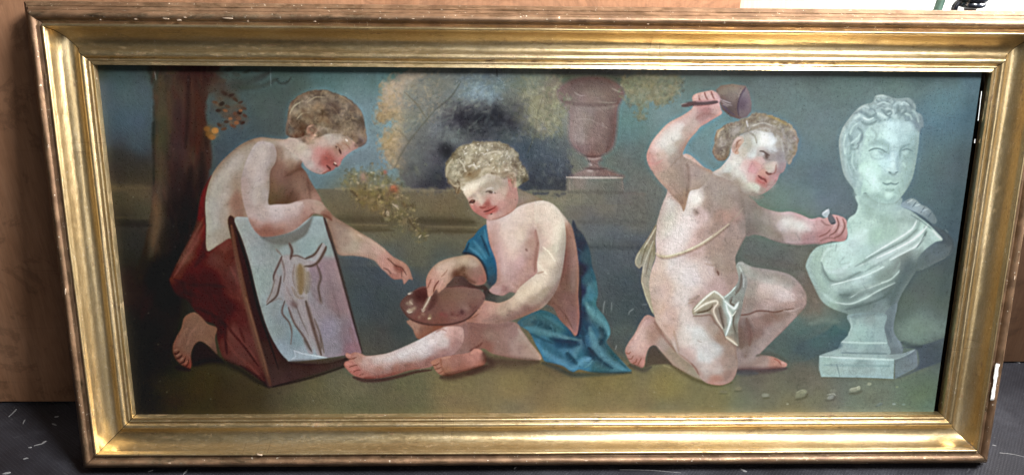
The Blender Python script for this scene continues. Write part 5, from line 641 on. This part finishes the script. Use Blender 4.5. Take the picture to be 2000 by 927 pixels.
def match_tones():
    # bring the mixed colours to the tones noted on the canvas
    F = blur(BUF, 2); sl = (slice(None, None, 2), slice(None, None, 2))
    B, X, Y = F[sl], GX[sl], GY[sl]; L, R_ = B.mean(-1), B[..., 0]-B[..., 2]
    num = np.zeros_like(B); den = np.zeros(L.shape, np.float32)
    for q in TONES.split():
        x, y, r, g, b = [float(v) for v in q.split(',')]
        c = F[int((y-PY0)*PS), int((x-PX0)*PS)]
        g3 = np.clip(np.log(np.array([r, g, b])/np.maximum(c, 6)), -.7, .7).astype(np.float32)
        w = 1/(((X-x)/190)**2+((Y-y)/190)**2+((L-c.mean())/22)**2+((R_-(c[0]-c[2]))/22)**2+.12)**2
        num += w[..., None]*g3; den += w
    G = blur(np.repeat(np.repeat(num/den[..., None], 2, 0), 2, 1)[:BH, :BW], 5)
    BUF[:] = np.clip(BUF*np.exp(G), 3, 252)
def finish_paint():
    global BUF
    # modelling contrast, brush grain, canvas weave, cracks, painted glints and old losses
    for ids, k, rad in (((1, 3, 7), .30, 15), ((9,), .12, 12), ((4, 2, 6), .35, 12)):
        M = np.isin(IDS, ids).astype(np.float32); mb = blur(BUF*M[..., None], rad)/np.maximum(blur(M, rad), .02)[..., None]
        D = (BUF-mb)*M[..., None]; BUF += k*D
        if 1 in ids: BUF *= 1+M[..., None]*np.array([.012, .0, -.038], np.float32)
        if 1 in ids: BUF += np.minimum(D.mean(-1), 0)[..., None]*np.array([-.10, .02, .10], np.float32)
    for i_, c_ in ((9, (.012, .0, -.035)), (0, (.015, .0, -.045))): BUF *= 1+(IDS == i_)[..., None]*np.array(c_, np.float32)
    BUF += .5*(BUF-blur(BUF, 2))
    n1 = fbm(GX/26, GY/20, 3, 3); n2 = fbm(GX/5, GY/5, 2, 5); n3 = vnoise(GX/1.7, GY/7, 8); n4 = vnoise(GX/9, GY/1.9, 9)
    k = 1+.03*n1+.04*n2+.022*n3+.02*n4
    c1 = np.abs(vnoise(GX/13, GY/9, 41)+.5*vnoise(GX/6, GY/6, 43)); c2 = np.abs(vnoise(GX/7, GY/16, 47)+.4*vnoise(GX/5, GY/5, 49))
    k = k-(.16*np.clip(1-c1/.06, 0, 1)+.12*np.clip(1-c2/.06, 0, 1))*np.clip(.55+.8*fbm(GX/160, GY/120, 2, 51), 0, 1)
    k = k+.03*vnoise(GX/2.6, GY/2.6, 61)
    BUF *= k[..., None]
    BUF += (np.stack([fbm(GX/34, GY/34, 2, 21), fbm(GX/34, GY/34, 2, 23), fbm(GX/34, GY/34, 2, 27)], -1)*2.)
    r = np.random.default_rng(3)
    for i in range(420):                       # specks; the light ones are glints painted into the colour
        x, y = r.uniform(190, 1930), r.uniform(130, 810)
        if r.random() < .5: x, y = r.uniform(620, 1900), r.uniform(135, 330)
        blob(x, y, r.uniform(.8, 1.7), r.uniform(.8, 1.5), 'c8d0cc' if r.random() < .62 else '20201e', r.uniform(.15, .5))
    for i in range(120):                       # drying cracks, mostly slanting, upper right
        x, y = r.uniform(1230, 1900), r.uniform(145, 560); l = r.uniform(6, 17)
        if r.random() < .35: x, y = r.uniform(860, 1240), r.uniform(145, 420)
        a = math.radians(r.normal(58, 12)); dx, dy = math.cos(a)*l, math.sin(a)*l
        stroke([(x, y), (x+dx*.5+r.normal()*1.5, y+dy*.5), (x+dx, y+dy)], (1.2, .9), '40474a', r.uniform(.08, .22), .8)
        stroke([(x+1.6, y), (x+dx*.5+1.6, y+dy*.5), (x+dx+1.6, y+dy)], (1., .8), 'b4bcc0', r.uniform(.06, .16), .8)
    strokes("1.6,1.4,e0e4e0,.4: 1181,588 1179,598 1178,612; 1.4,1.2,d8dcd8,.4: 1195,590 1194,606; 1.6,1.4,e0e4e0,.4: 1238,602 1230,608 1228,614; 1.4,1.2,e0e0e0,.4: 1204,674 1202,682; 1.4,1.2,d8dcdc,.4: 1255,594 1264,594; 2,1.6,181818,.8: 970,134 971,150; 1.4,1.2,c8cccc,.5: 302,140 305,156; 1.4,1.2,98a8ac,.5: 528,132 529,168")
    BUF[:] = np.clip(BUF, 4, 250)
def unlight(lin, P):
    # the tones were noted as they look in the room's light; divide out how strongly
    # the lamps reach each part of the canvas to get the colour of the paint itself
    x, y = P[:, 0], P[:, 1]-.3
    B = np.stack([np.ones_like(x), x, y, x*x, x*y, y*y, x**3, x*x*y, x*y*y, y**3], 1)
    E = np.exp(B @ np.array([0.7701, 0.7544, 1.2005, -0.4861, 1.1475, -0.4023, -0.7251, 0.5284, 0.4468, -7.1662])); S_ = np.clip(B @ np.array([0.0176, 0.0561, 0.0589, -0.0389, 0.0939, 0.0668, -0.195, -0.0851, 0.1276, -0.2393]), 0, .05)
    return np.maximum(lin-.9*S_[:, None], lin*.25)/E[:, None]
# plywood sheet the picture leans on, a paler sheet beyond it
tag(slab('plywood_board', -1.75, .2488, BOARD_Y, BOARD_Y+.018, .004, 1.5, .0012, M_ply), 'large reddish brown stained plywood sheet standing behind the gilt frame', 'board')
tag(slab('pale_board', .2488+.004, .507, BOARD_Y+.026, BOARD_Y+.040, .004, 1.45, .0012, M_pale), 'pale cream wooden board between the plywood and the bright corner', 'board')
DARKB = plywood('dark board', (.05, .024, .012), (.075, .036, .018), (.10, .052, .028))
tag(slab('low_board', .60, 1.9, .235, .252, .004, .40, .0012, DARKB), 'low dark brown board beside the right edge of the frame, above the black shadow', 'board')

# ---------------------------------------------------------------- the framed painting
root = bpy.data.objects.new('framed_painting', None); C.objects.link(root); root.empty_display_size = .1
root.matrix_world = FRAME
tag(root, 'wide old oil painting of three children and a bust in a worn gilt frame', 'painting')

def gilt(name, worn, rough, base=((.37, .245, .115), (.56, .42, .22), (.72, .59, .38))):
    n = NT(name)
    lon = n.map((9., 30, 30)); big = n.noise(5, 5, .6, n.map((1., 3., 3.)), .4); mid = n.noise(26, 5, .65, lon, .5)
    col = n.ramp(n.math('ADD', n.math('MULTIPLY', big, .55), n.math('MULTIPLY', mid, .45)), [(.32, base[0]), (.5, base[1]), (.68, base[2])])
    wr = n.math('ADD', n.math('MULTIPLY', n.noise(9, 6, .72, n.map((2.6, 8, 8)), .6), .6), n.math('MULTIPLY', n.noise(90, 4, .7, n.map((1, 2.5, 2.5))), .4))
    wf = n.ramp(wr, [(worn-.05, 0.), (worn+.05, .85)])
    col = n.mix(wf, col, n.ramp(n.noise(40, 4), [(.35, (.09, .045, .022)), (.65, (.22, .125, .068))]))
    ck = n.vor(1., vec=n.map((62, 1.1, 1.1)))                     # cracks run across the moulding
    ckf = n.math('MULTIPLY', n.ramp(ck, [(0., 1.), (.010, 0.)]), n.ramp(n.noise(6.5, 4, .6), [(.54, 0.), (.62, .7)]))
    col = n.mix(ckf, col, (.20, .10, .05))
    sp = n.ramp(n.noise(240, 3, .65), [(.66, 0.), (.71, .75)])
    col = n.mix(sp, col, (.85, .76, .60))
    met = n.math('SUBTRACT', .93, n.math('MULTIPLY', wf, .55))
    ro = n.math('ADD', n.math('MULTIPLY', n.noise(60, 4, .7, n.map((1, 4, 4))), .30), rough)
    h = n.math('ADD', n.math('MULTIPLY', n.noise(150, 4, .7, n.map((.9, 1.4, 1.4))), .6), n.math('MULTIPLY', n.math('SUBTRACT', 1., ckf), .12))
    n.set(Base_Color=col, Metallic=met, Roughness=n.math('ADD', ro, n.math('MULTIPLY', wf, .12)), Normal=n.bump(h, .35, .0012)); return n.m
M_outer = gilt('worn gilding', .46, .26, ((.11, .066, .036), (.20, .13, .075), (.40, .30, .19))); M_cove = gilt('gilding', .61, .19); M_sight = gilt('inner gilding', .56, .19)

# moulding profile: (inset from the outer edge, height), outer to inner
S = SIGHT_Z
def arc(cx, cz, rx, rz, a0, a1, k): return [(cx+rx*math.cos(R(a0+(a1-a0)*i/k)), cz+rz*math.sin(R(a0+(a1-a0)*i/k))) for i in range(k+1)]
P_outer = [(.004, S-.026), (.001, S-.024), (0, S-.004), (.0012, S+.001), (.0046, S+.0035), (.0056, S+.0052), (.0064, S+.0048), (.0070, S+.0062), (.0094, S+.0095), (.0104, S+.0112), (.0110, S+.0110)] \
    + arc(.0172, S+.0105, .0060, .0100, 165, 25, 10) + [(.0240, S+.0145), (.0258, S+.0125), (.0268, S+.0122)]
P_cove = [(.0268, S+.0122), (.0276, S+.0150)] + arc(.0293, S+.0165, .0017, .0022, 170, 10, 5) + [(.0318, S+.0140)] \
    + [((1-q)**3*.0322+3*(1-q)**2*q*.0338+3*(1-q)*q*q*.0500+q**3*.0580, S+(1-q)**3*.0135-3*(1-q)**2*q*.0060-3*(1-q)*q*q*.0150-q**3*.0050) for q in [i/18 for i in range(19)]]
P_sight = [(.0580, S-.0050), (.0584, S-.0030), (.0590, S-.0010), (.0600, S+.0004)] + arc(.0632, S-.0008, .0032, .0026, 150, 20, 6) + [(.0672, S-.0022), (.0682, S-.0030), (.0690, S-.0028)] \
    + arc(.0703, S-.0022, .0013, .0014, 160, 30, 4) + [(.0722, S-.0020), (.0750, S-.0006), (.0762, S-.0002), (.0765, S-.0008), (.0765, S-.0118), (.0700, S-.0120)]
def rail(name, length, prof, mat, parent, seg, wob):
    # swept along x, mitred at both ends; a little uneven, as hand-laid gesso is
    vs, fs = [], []; k = len(prof)
    for i in range(seg+1):
        t = -1+2*i/seg
        for j, (u, z) in enumerate(prof):
            x = t*(length/2-u-.0005)
            w = wob*(math.sin(x*17+u*300)+.6*math.sin(x*41+u*900+1.3)+.5*math.sin(x*97+2.1))
            vs.append((x, u, z+w*(.3 if j in (0, k-1) else 1)*(1-abs(t)**12)))
    for i in range(seg):
        for j in range(k-1):
            a = i*k+j; fs.append((a, a+1, a+k+1, a+k))
    me = mesh(name, vs, fs)
    me.polygons.foreach_set('use_smooth', [True]*len(me.polygons)); me.update()
    bm = bmesh.new(); bm.from_mesh(me)
    for e in bm.edges:
        if len(e.link_faces) == 2 and e.calc_face_angle(0) > R(46): e.smooth = False
    bm.to_mesh(me); bm.free()
    return link(name, me, parent, mat)
rails = []
for ang, length, org in ((0, FW, (0, 0, 0)), (90, FH, (FW/2, FH/2, 0)), (180, FW, (0, FH, 0)), (270, FH, (-FW/2, FH/2, 0))):
    r = rail('frame_rail', length, P_outer, M_outer, root, int(length*110), .00022)
    r.location = org; r.rotation_euler = (0, 0, R(ang)); rails.append(r)
    rail('cove', length, P_cove, M_cove, r, int(length*110), .00018)
    rail('sight_moulding', length, P_sight, M_sight, r, int(length*110), .00012)
bottom, right, top, left = rails
n = NT('gesso'); n.set(Base_Color=n.ramp(n.noise(300, 3), [(.3, (.80, .79, .76)), (.7, (.92, .91, .88))]), Roughness=.9, Normal=n.bump(n.noise(500, 3), .4, .001)); M_gesso = n.m
def flake(name, pts2, z, th, mat, parent=None, k=11):
    rr = random.Random(k); vs = []
    for q in (0, 1):
        for (x, y) in pts2: vs.append((x*(1-.10*q), y*(1-.12*q), z+(th*(.7+.6*rr.random()) if q else 0)))
    m = len(pts2); fs = [tuple(range(m, 2*m))]+[(i, (i+1) % m, m+(i+1) % m, m+i) for i in range(m)]
    return link(name, mesh(name, vs, fs), parent, mat)
# white gesso where the gilding of the right rail has broken off
rr = random.Random(5); L0, hw = .0275, .0024
edge = [(-L0+2*L0*i/13+rr.uniform(-.0008, .0008), -hw*(.8+.4*rr.random())) for i in range(14)]
edge += [(L0-2*L0*i/13+rr.uniform(-.0008, .0008), hw*(.6+.6*rr.random())) for i in range(14)]
chip = flake('gesso_loss', edge, 0, .0012, M_gesso, right); chip.location = (-.181, .0212, S+.0188); chip.rotation_euler = (R(-24), 0, 0)
tag(chip, 'white patch of bare gesso where gilding broke off')
n = NT('rubbed gesso'); n.set(Base_Color=n.ramp(n.noise(260, 3), [(.3, (.30, .20, .13)), (.7, (.54, .43, .32))]), Roughness=.8); M_rub = n.m
# nicks where the top layer is rubbed through to the ground (along the rail, inset, height, half length)
for (rl, x, u, z, ln, w) in ((top, .507, .0215, .0183, .0022, .0006), (top, .470, .0205, .0190, .0046, .0009), (top, .455, .0222, .0178, .0030, .0011), (top, .447, .0190, .0198, .0020, .0007), (top, .395, .0195, .0196, .0070, .0008), (top, .372, .0226, .0174, .0014, .0006), (top, .55, .0226, .0174, .0012, .0006),
                             (top, .29, .0222, .0178, .0016, .0005), (top, .17, .0180, .0202, .0022, .0005), (top, -.12, .0215, .0183, .0014, .0005), (bottom, -.395, .0300, .0190, .0042, .0011), (bottom, -.52, .0185, .0200, .0026, .0008), (bottom, .06, .0190, .0198, .0030, .0007),
                             (left, .05, .0180, .0202, .0040, .0009), (left, -.14, .0195, .0196, .0026, .0009), (right, .11, .0190, .0198, .0028, .0008), (right, -.03, .0180, .0202, .0034, .0008), (bottom, .33, .0300, .0190, .0026, .0008)):
    e_ = [(ln*math.cos(a)*(.7+.5*rr.random()), w*math.sin(a)*(.6+.7*rr.random())) for a in [6.28319*i/10 for i in range(10)]]
    f_ = flake('nick', e_, 0, .0006, M_rub, rl, rr.randrange(99)); f_.location = (x, u, S+z+.0001); f_.rotation_euler = (R(-12), 0, rr.uniform(-.2, .2))
# white slivers added as light leaking through the gap right of the canvas
for (x, ln) in ((.196, .019), (.150, .0028)):
    s_ = slab('sliver', -ln, ln, -.00035, .00035, -.0003, .0003, .0001, M_gesso); s_.parent = right; s_.location = (x, RAIL+.0042, S-.0085); s_.rotation_euler = (0, 0, R(1.5))

# ---------------------------------------------------------------- canvas
n = NT('oil paint')
at = n.n.new('ShaderNodeAttribute'); at.attribute_name = 'paint'
br = n.noise(55, 5, .65, n.map((1, 1.6, 1)), .4); gr = n.noise(420, 3, .7); crk = n.vor(105, vec=n.map((1, .75, 1)))
sp = n.noise(230, 4, .75); pat = n.ramp(n.noise(3.2, 3, .5), [(.40, .08), (.62, 1.)])
h = n.math('ADD', n.math('MULTIPLY', br, .45), n.math('MULTIPLY', n.math('MULTIPLY', sp, pat), .6))
h = n.math('SUBTRACT', h, n.math('MULTIPLY', n.ramp(crk, [(0., 1.), (.05, 0.)]), n.math('MULTIPLY', pat, .13)))
n.set(Base_Color=at.outputs['Color'], Roughness=n.ramp(gr, [(.35, .26), (.65, .44)]), Normal=n.bump(h, .40, .0020)); n.b.inputs['Specular IOR Level'].default_value = .30
M_paint = n.m
CZ = S-.0105
cx0, cx1, cy0, cy1 = -FW/2+RAIL-.005, FW/2-RAIL-.0065, RAIL-.005, FH-RAIL+.005
NX, NY = 1300, 540
paint_picture()
xs, ys = np.linspace(cx0, cx1, NX+1), np.linspace(cy0, cy1, NY+1)
VX, VY = np.meshgrid(xs, ys)
PTS = np.stack([VX, VY, np.full_like(VX, CZ)], -1).reshape(-1, 3)
# where each point of the canvas lies in the sketch the colours were laid out in
Q = (PTS-np.array(CAMC)) @ np.array(RCAM).T
SX, SY = 1000+FOC*Q[:, 0]/-Q[:, 2], 463.5-FOC*Q[:, 1]/-Q[:, 2]
def sample(A, sx, sy):
    u = np.clip((sx-PX0)*PS-.5, 0, BW-1.001); v = np.clip((sy-PY0)*PS-.5, 0, BH-1.001)
    i, j = u.astype(int), v.astype(int); fu, fv = (u-i)[:, None], (v-j)[:, None]
    return (A[j, i]*(1-fu)+A[j, i+1]*fu)*(1-fv)+(A[j+1, i]*(1-fu)+A[j+1, i+1]*fu)*fv
srgb = np.clip(sample(BUF, SX, SY)/255., 0, 1)
lin = np.where(srgb <= .04045, srgb/12.92, ((srgb+.055)/1.055)**2.4)
ALB = unlight(lin, PTS)
COLS = np.concatenate([np.clip(ALB, .004, .86), np.ones((len(ALB), 1))], 1).astype(np.float32)
fi = (np.arange(NY)[:, None]*(NX+1)+np.arange(NX)[None]).reshape(-1)
FACES = np.stack([fi, fi+1, fi+NX+2, fi+NX+1], 1)
fcx = (SX[fi]+SX[fi+NX+2])/2; fcy = (SY[fi]+SY[fi+NX+2])/2
fid = IDS[np.clip(((fcy-PY0)*PS).astype(int), 0, BH-1), np.clip(((fcx-PX0)*PS).astype(int), 0, BW-1)]
def piece(name, sel, parent):
    F = FACES[sel]; used, inv = np.unique(F, return_inverse=True); F = inv.reshape(-1, 4)
    me = bpy.data.meshes.new(name); me.vertices.add(len(used)); me.vertices.foreach_set('co', PTS[used].astype(np.float32).ravel())
    me.loops.add(F.size); me.loops.foreach_set('vertex_index', F.astype(np.int32).ravel())
    me.polygons.add(len(F)); me.polygons.foreach_set('loop_start', np.arange(0, F.size, 4, dtype=np.int32)); me.polygons.foreach_set('loop_total', np.full(len(F), 4, np.int32))
    a = me.color_attributes.new('paint', 'FLOAT_COLOR', 'POINT'); a.data.foreach_set('color', COLS[used].ravel())
    me.update(calc_edges=True); me.validate()
    return link(name, me, parent, M_paint)
canvas = piece('canvas', fid == 0, root)
for k, nm, lb in ((1, 'painted_child', 'painted child in red drapery leaning on a portfolio and pointing'), (2, 'painted_portfolio', 'painted upright portfolio with a figure drawing on it'),
                  (3, 'painted_child', 'painted seated child holding a brush and palette'), (4, 'painted_drapery', 'painted blue drapery around the seated child'), (5, 'painted_palette', 'painted round brown palette with dabs of colour'),
                  (6, 'painted_urn', 'painted garden urn on a stone plinth'), (7, 'painted_child', 'painted kneeling child with raised arm and white loin cloth'), (8, 'painted_mallet', 'painted wooden mallet with a short handle'),
                  (9, 'painted_bust', 'painted pale marble bust on a pedestal'), (10, 'painted_chisel', 'painted steel chisel held to the bust')):
    if (fid == k).any(): tag(piece(nm, fid == k, canvas), lb)
n = NT('old backing wood'); n.set(Base_Color=n.ramp(n.noise(12, 4, .6, n.map((1, 8, 1))), [(.3, (.020, .014, .010)), (.7, (.05, .036, .026))]), Roughness=.95); M_back = n.m
bk = slab('backing_panel', -FW/2+.02, FW/2-.02, .02, FH-.02, .001, .006, .001, M_back); bk.parent = root

# ---------------------------------------------------------------- things behind and around
def tube(path, r0, r1, k=10, sub=6):
    ps = [Vector(p) for p in path]; out = []
    for i in range(len(ps)-1):
        a, b, c, d = ps[max(i-1, 0)], ps[i], ps[i+1], ps[min(i+2, len(ps)-1)]
        for s in range(sub):
            t = s/sub; out.append(.5*(2*b+(c-a)*t+(2*a-5*b+4*c-d)*t*t+(3*b-a-3*c+d)*t**3))
    out.append(ps[-1]); vs, fs = [], []
    for i, p in enumerate(out):
        d = (out[min(i+1, len(out)-1)]-out[max(i-1, 0)]).normalized(); u = d.orthogonal().normalized() if i == 0 else (u-d*u.dot(d)).normalized(); v = d.cross(u)
        r = r0+(r1-r0)*i/(len(out)-1)
        vs += [p+u*math.cos(6.28319*j/k)*r+v*math.sin(6.28319*j/k)*r for j in range(k)]
    for i in range(len(out)-1):
        for j in range(k): fs.append((i*k+j, i*k+(j+1) % k, (i+1)*k+(j+1) % k, (i+1)*k+j))
    fs += [tuple(range(k-1, -1, -1)), tuple(range((len(out)-1)*k, len(out)*k))]
    return vs, fs
def lathe(prof, k=24):
    vs, fs = [], []
    for (r, z) in prof: vs += [(r*math.cos(6.28319*j/k), r*math.sin(6.28319*j/k), z) for j in range(k)]
    for i in range(len(prof)-1):
        for j in range(k): fs.append((i*k+j, i*k+(j+1) % k, (i+1)*k+(j+1) % k, (i+1)*k+j))
    fs += [tuple(range(k-1, -1, -1)), tuple(range((len(prof)-1)*k, len(prof)*k))]
    return vs, fs
def smooth_obj(o):
    o.data.polygons.foreach_set('use_smooth', [True]*len(o.data.polygons)); return o
def at_depth(px, py, y):
    # a point of the room seen at a place of the photograph, on the upright plane y
    d = FRAME.to_3x3() @ (RCAM.transposed() @ Vector(((px-1000)/FOC, -(py-463.5)/FOC, -1)))
    o = camo.matrix_world.translation; t = (y-o.y)/d.y; return o+d*t
n = NT('green cane'); n.set(Base_Color=n.ramp(n.noise(60, 4, .6, n.map((3, 3, .4))), [(.35, (.035, .075, .06)), (.65, (.09, .16, .12))]), Roughness=.5, Normal=n.bump(n.noise(200, 3), .3, .002)); M_green = n.m
n = NT('black enamel'); n.set(Base_Color=(.010, .012, .018), Roughness=n.ramp(n.noise(40, 3), [(.3, .14), (.7, .26)])); n.b.inputs['Coat Weight'].default_value = .5; M_black = n.m
n = NT('rusty foot'); n.set(Base_Color=n.ramp(n.noise(90, 4), [(.35, (.06, .035, .03)), (.65, (.16, .11, .10))]), Roughness=.6); M_rust = n.m
YB = BOARD_Y+.09
g0, g1 = at_depth(1838, 0, YB), at_depth(1826, 34, YB)
dr = (g1-g0).normalized(); foot = g0+dr*(g0.z/-dr.z*.995)
vs_, fs_ = tube([foot, (foot+g0)/2+Vector((.004, 0, 0)), g0, g0-dr*.18], .0062, .0058, 10, 8)
tag(smooth_obj(link('garden_cane', mesh('garden_cane', vs_, fs_), None, M_green)), 'thin green cane rising behind the frame near its top right corner', 'cane')
# turned black lamp hanging down behind the frame
b0 = at_depth(1895, 17, YB)
lamp = bpy.data.objects.new('hanging_lamp', None); C.objects.link(lamp); lamp.location = b0
tag(lamp, 'glossy black ridged metal fitting with curved arm above the frame corner', 'lamp')
prof = [(.0035, -.006), (.0075, -.003), (.0085, .0)]
body = [(.009, .0005), (.015, .0015), (.0185, .004), (.0190, .0065), (.0180, .0085), (.0172, .0094), (.0186, .0105), (.0212, .013), (.0218, .0155), (.0208, .018), (.0198, .0192), (.021, .0205), (.0235, .0235), (.024, .027), (.0225, .031), (.016, .036), (.010, .042), (.008, .07), (.008, .2)]
smooth_obj(link('body', mesh('body', *lathe(body, 28)), lamp, M_black)); smooth_obj(link('foot', mesh('foot', *lathe(prof, 20)), lamp, M_rust))
arm_pts = [at_depth(x, y, YB)-b0 for x, y in ((1902, -24), (1886, -8), (1876, 2), (1868, 9), (1864, 17), (1860, 40))]
arm_pts += [arm_pts[-1]+Vector((-.002, 0, -.06))]
smooth_obj(link('arm', mesh('arm', *tube(arm_pts, .0048, .0046, 10, 6)), lamp, M_black))

# paint crumbs, lint and splinters lying on the mat
n = NT('pale crumb'); n.set(Base_Color=n.ramp(n.noise(200, 3), [(.3, (.20, .19, .19)), (.7, (.36, .35, .34))]), Roughness=.9); M_crumb = n.m
def on_floor(px, py):
    d = FRAME.to_3x3() @ (RCAM.transposed() @ Vector(((px-1000)/FOC, -(py-463.5)/FOC, -1)))
    o = camo.matrix_world.translation; return o+d*(-o.z/d.z)
crumbs = [((17, 814), (33, 799), 2.0, 'thin pale splinter lying nearest the plywood at the far left'), ((45, 827), (49, 820), 2.6, 'small pale crumb on the mat just right of the thin splinter'),
          ((68, 870), (84, 866), 2.4, 'flat pale flake tail on the mat left of the frame corner'), ((82, 866), (90, 861), 5.2, 'largest pale flake on the mat left of the frame corner'),
          ((46, 896), (55, 894), 3.2, 'small pale flake on the mat below the largest flake'), ((5, 925), (22, 922), 5, 'pale flake cut by the lower left edge of the picture'),
          ((108, 814), (114, 813), 3, 'dim small crumb in the shadow close to the plywood'), ((102, 827), (110, 830), 4, 'dim grey crumb in the shadow beside the left rail'),
          ((56, 874), (62, 873), 2.6, 'tiny pale crumb between two flakes left of the frame'), ((290, 921), (298, 918), 3, 'pale crumb below the left end of the bottom rail'),
          ((358, 926), (366, 918), 3, 'narrow pale splinter below the bottom rail at left'), ((1004, 915), (1008, 912), 2.6, 'pale crumb on the mat below the middle of the frame'),
          ((1446, 916), (1458, 921), 5, 'pale ragged crumb on the mat below the right half of the frame'), ((1938, 869), (1945, 870), 2.4, 'pale crumb on the mat right of the lower right corner'),
          ((1984, 706), (1992, 709), 2, 'tiny pale fleck in the black shadow at the right edge')]
rc = random.Random(9)
for (a, b, w, lb) in crumbs:
    A_, B_ = on_floor(*a), on_floor(*b); c_ = (A_+B_)/2; d_ = (B_-A_); ln = d_.length/2+.0008; hw = w*.00030
    p2 = [(ln*math.cos(t)*(.8+.4*rc.random()), hw*math.sin(t)*(.7+.6*rc.random())) for t in [6.28319*i/9 for i in range(9)]]
    f_ = flake('paint_crumb', p2, .0002, .0011, M_crumb, None, rc.randrange(999)); f_.location = (c_.x, c_.y, 0); f_.rotation_euler = (0, 0, math.atan2(d_.y, d_.x))
    tag(f_, lb, 'crumb', 'pale crumbs lying on the dark mat')
# long pale scratches of chalk on the mat
for (a, b, lb) in (((1210, 917), (1330, 923), 'long thin white thread on the mat below the bottom rail'), ((1952, 884), (2005, 893), 'thin white thread on the mat beside the lower right corner')):
    A_, B_ = on_floor(*a), on_floor(*b); mid_ = (A_+B_)/2+Vector((0, .002, 0))
    z_ = Vector((0, 0, .0006)); vs_, fs_ = tube([A_+z_, mid_+z_, B_+z_], .0005, .0003, 6, 10)
    tag(link('thread', mesh('thread', vs_, fs_), None, M_crumb), lb, 'thread')
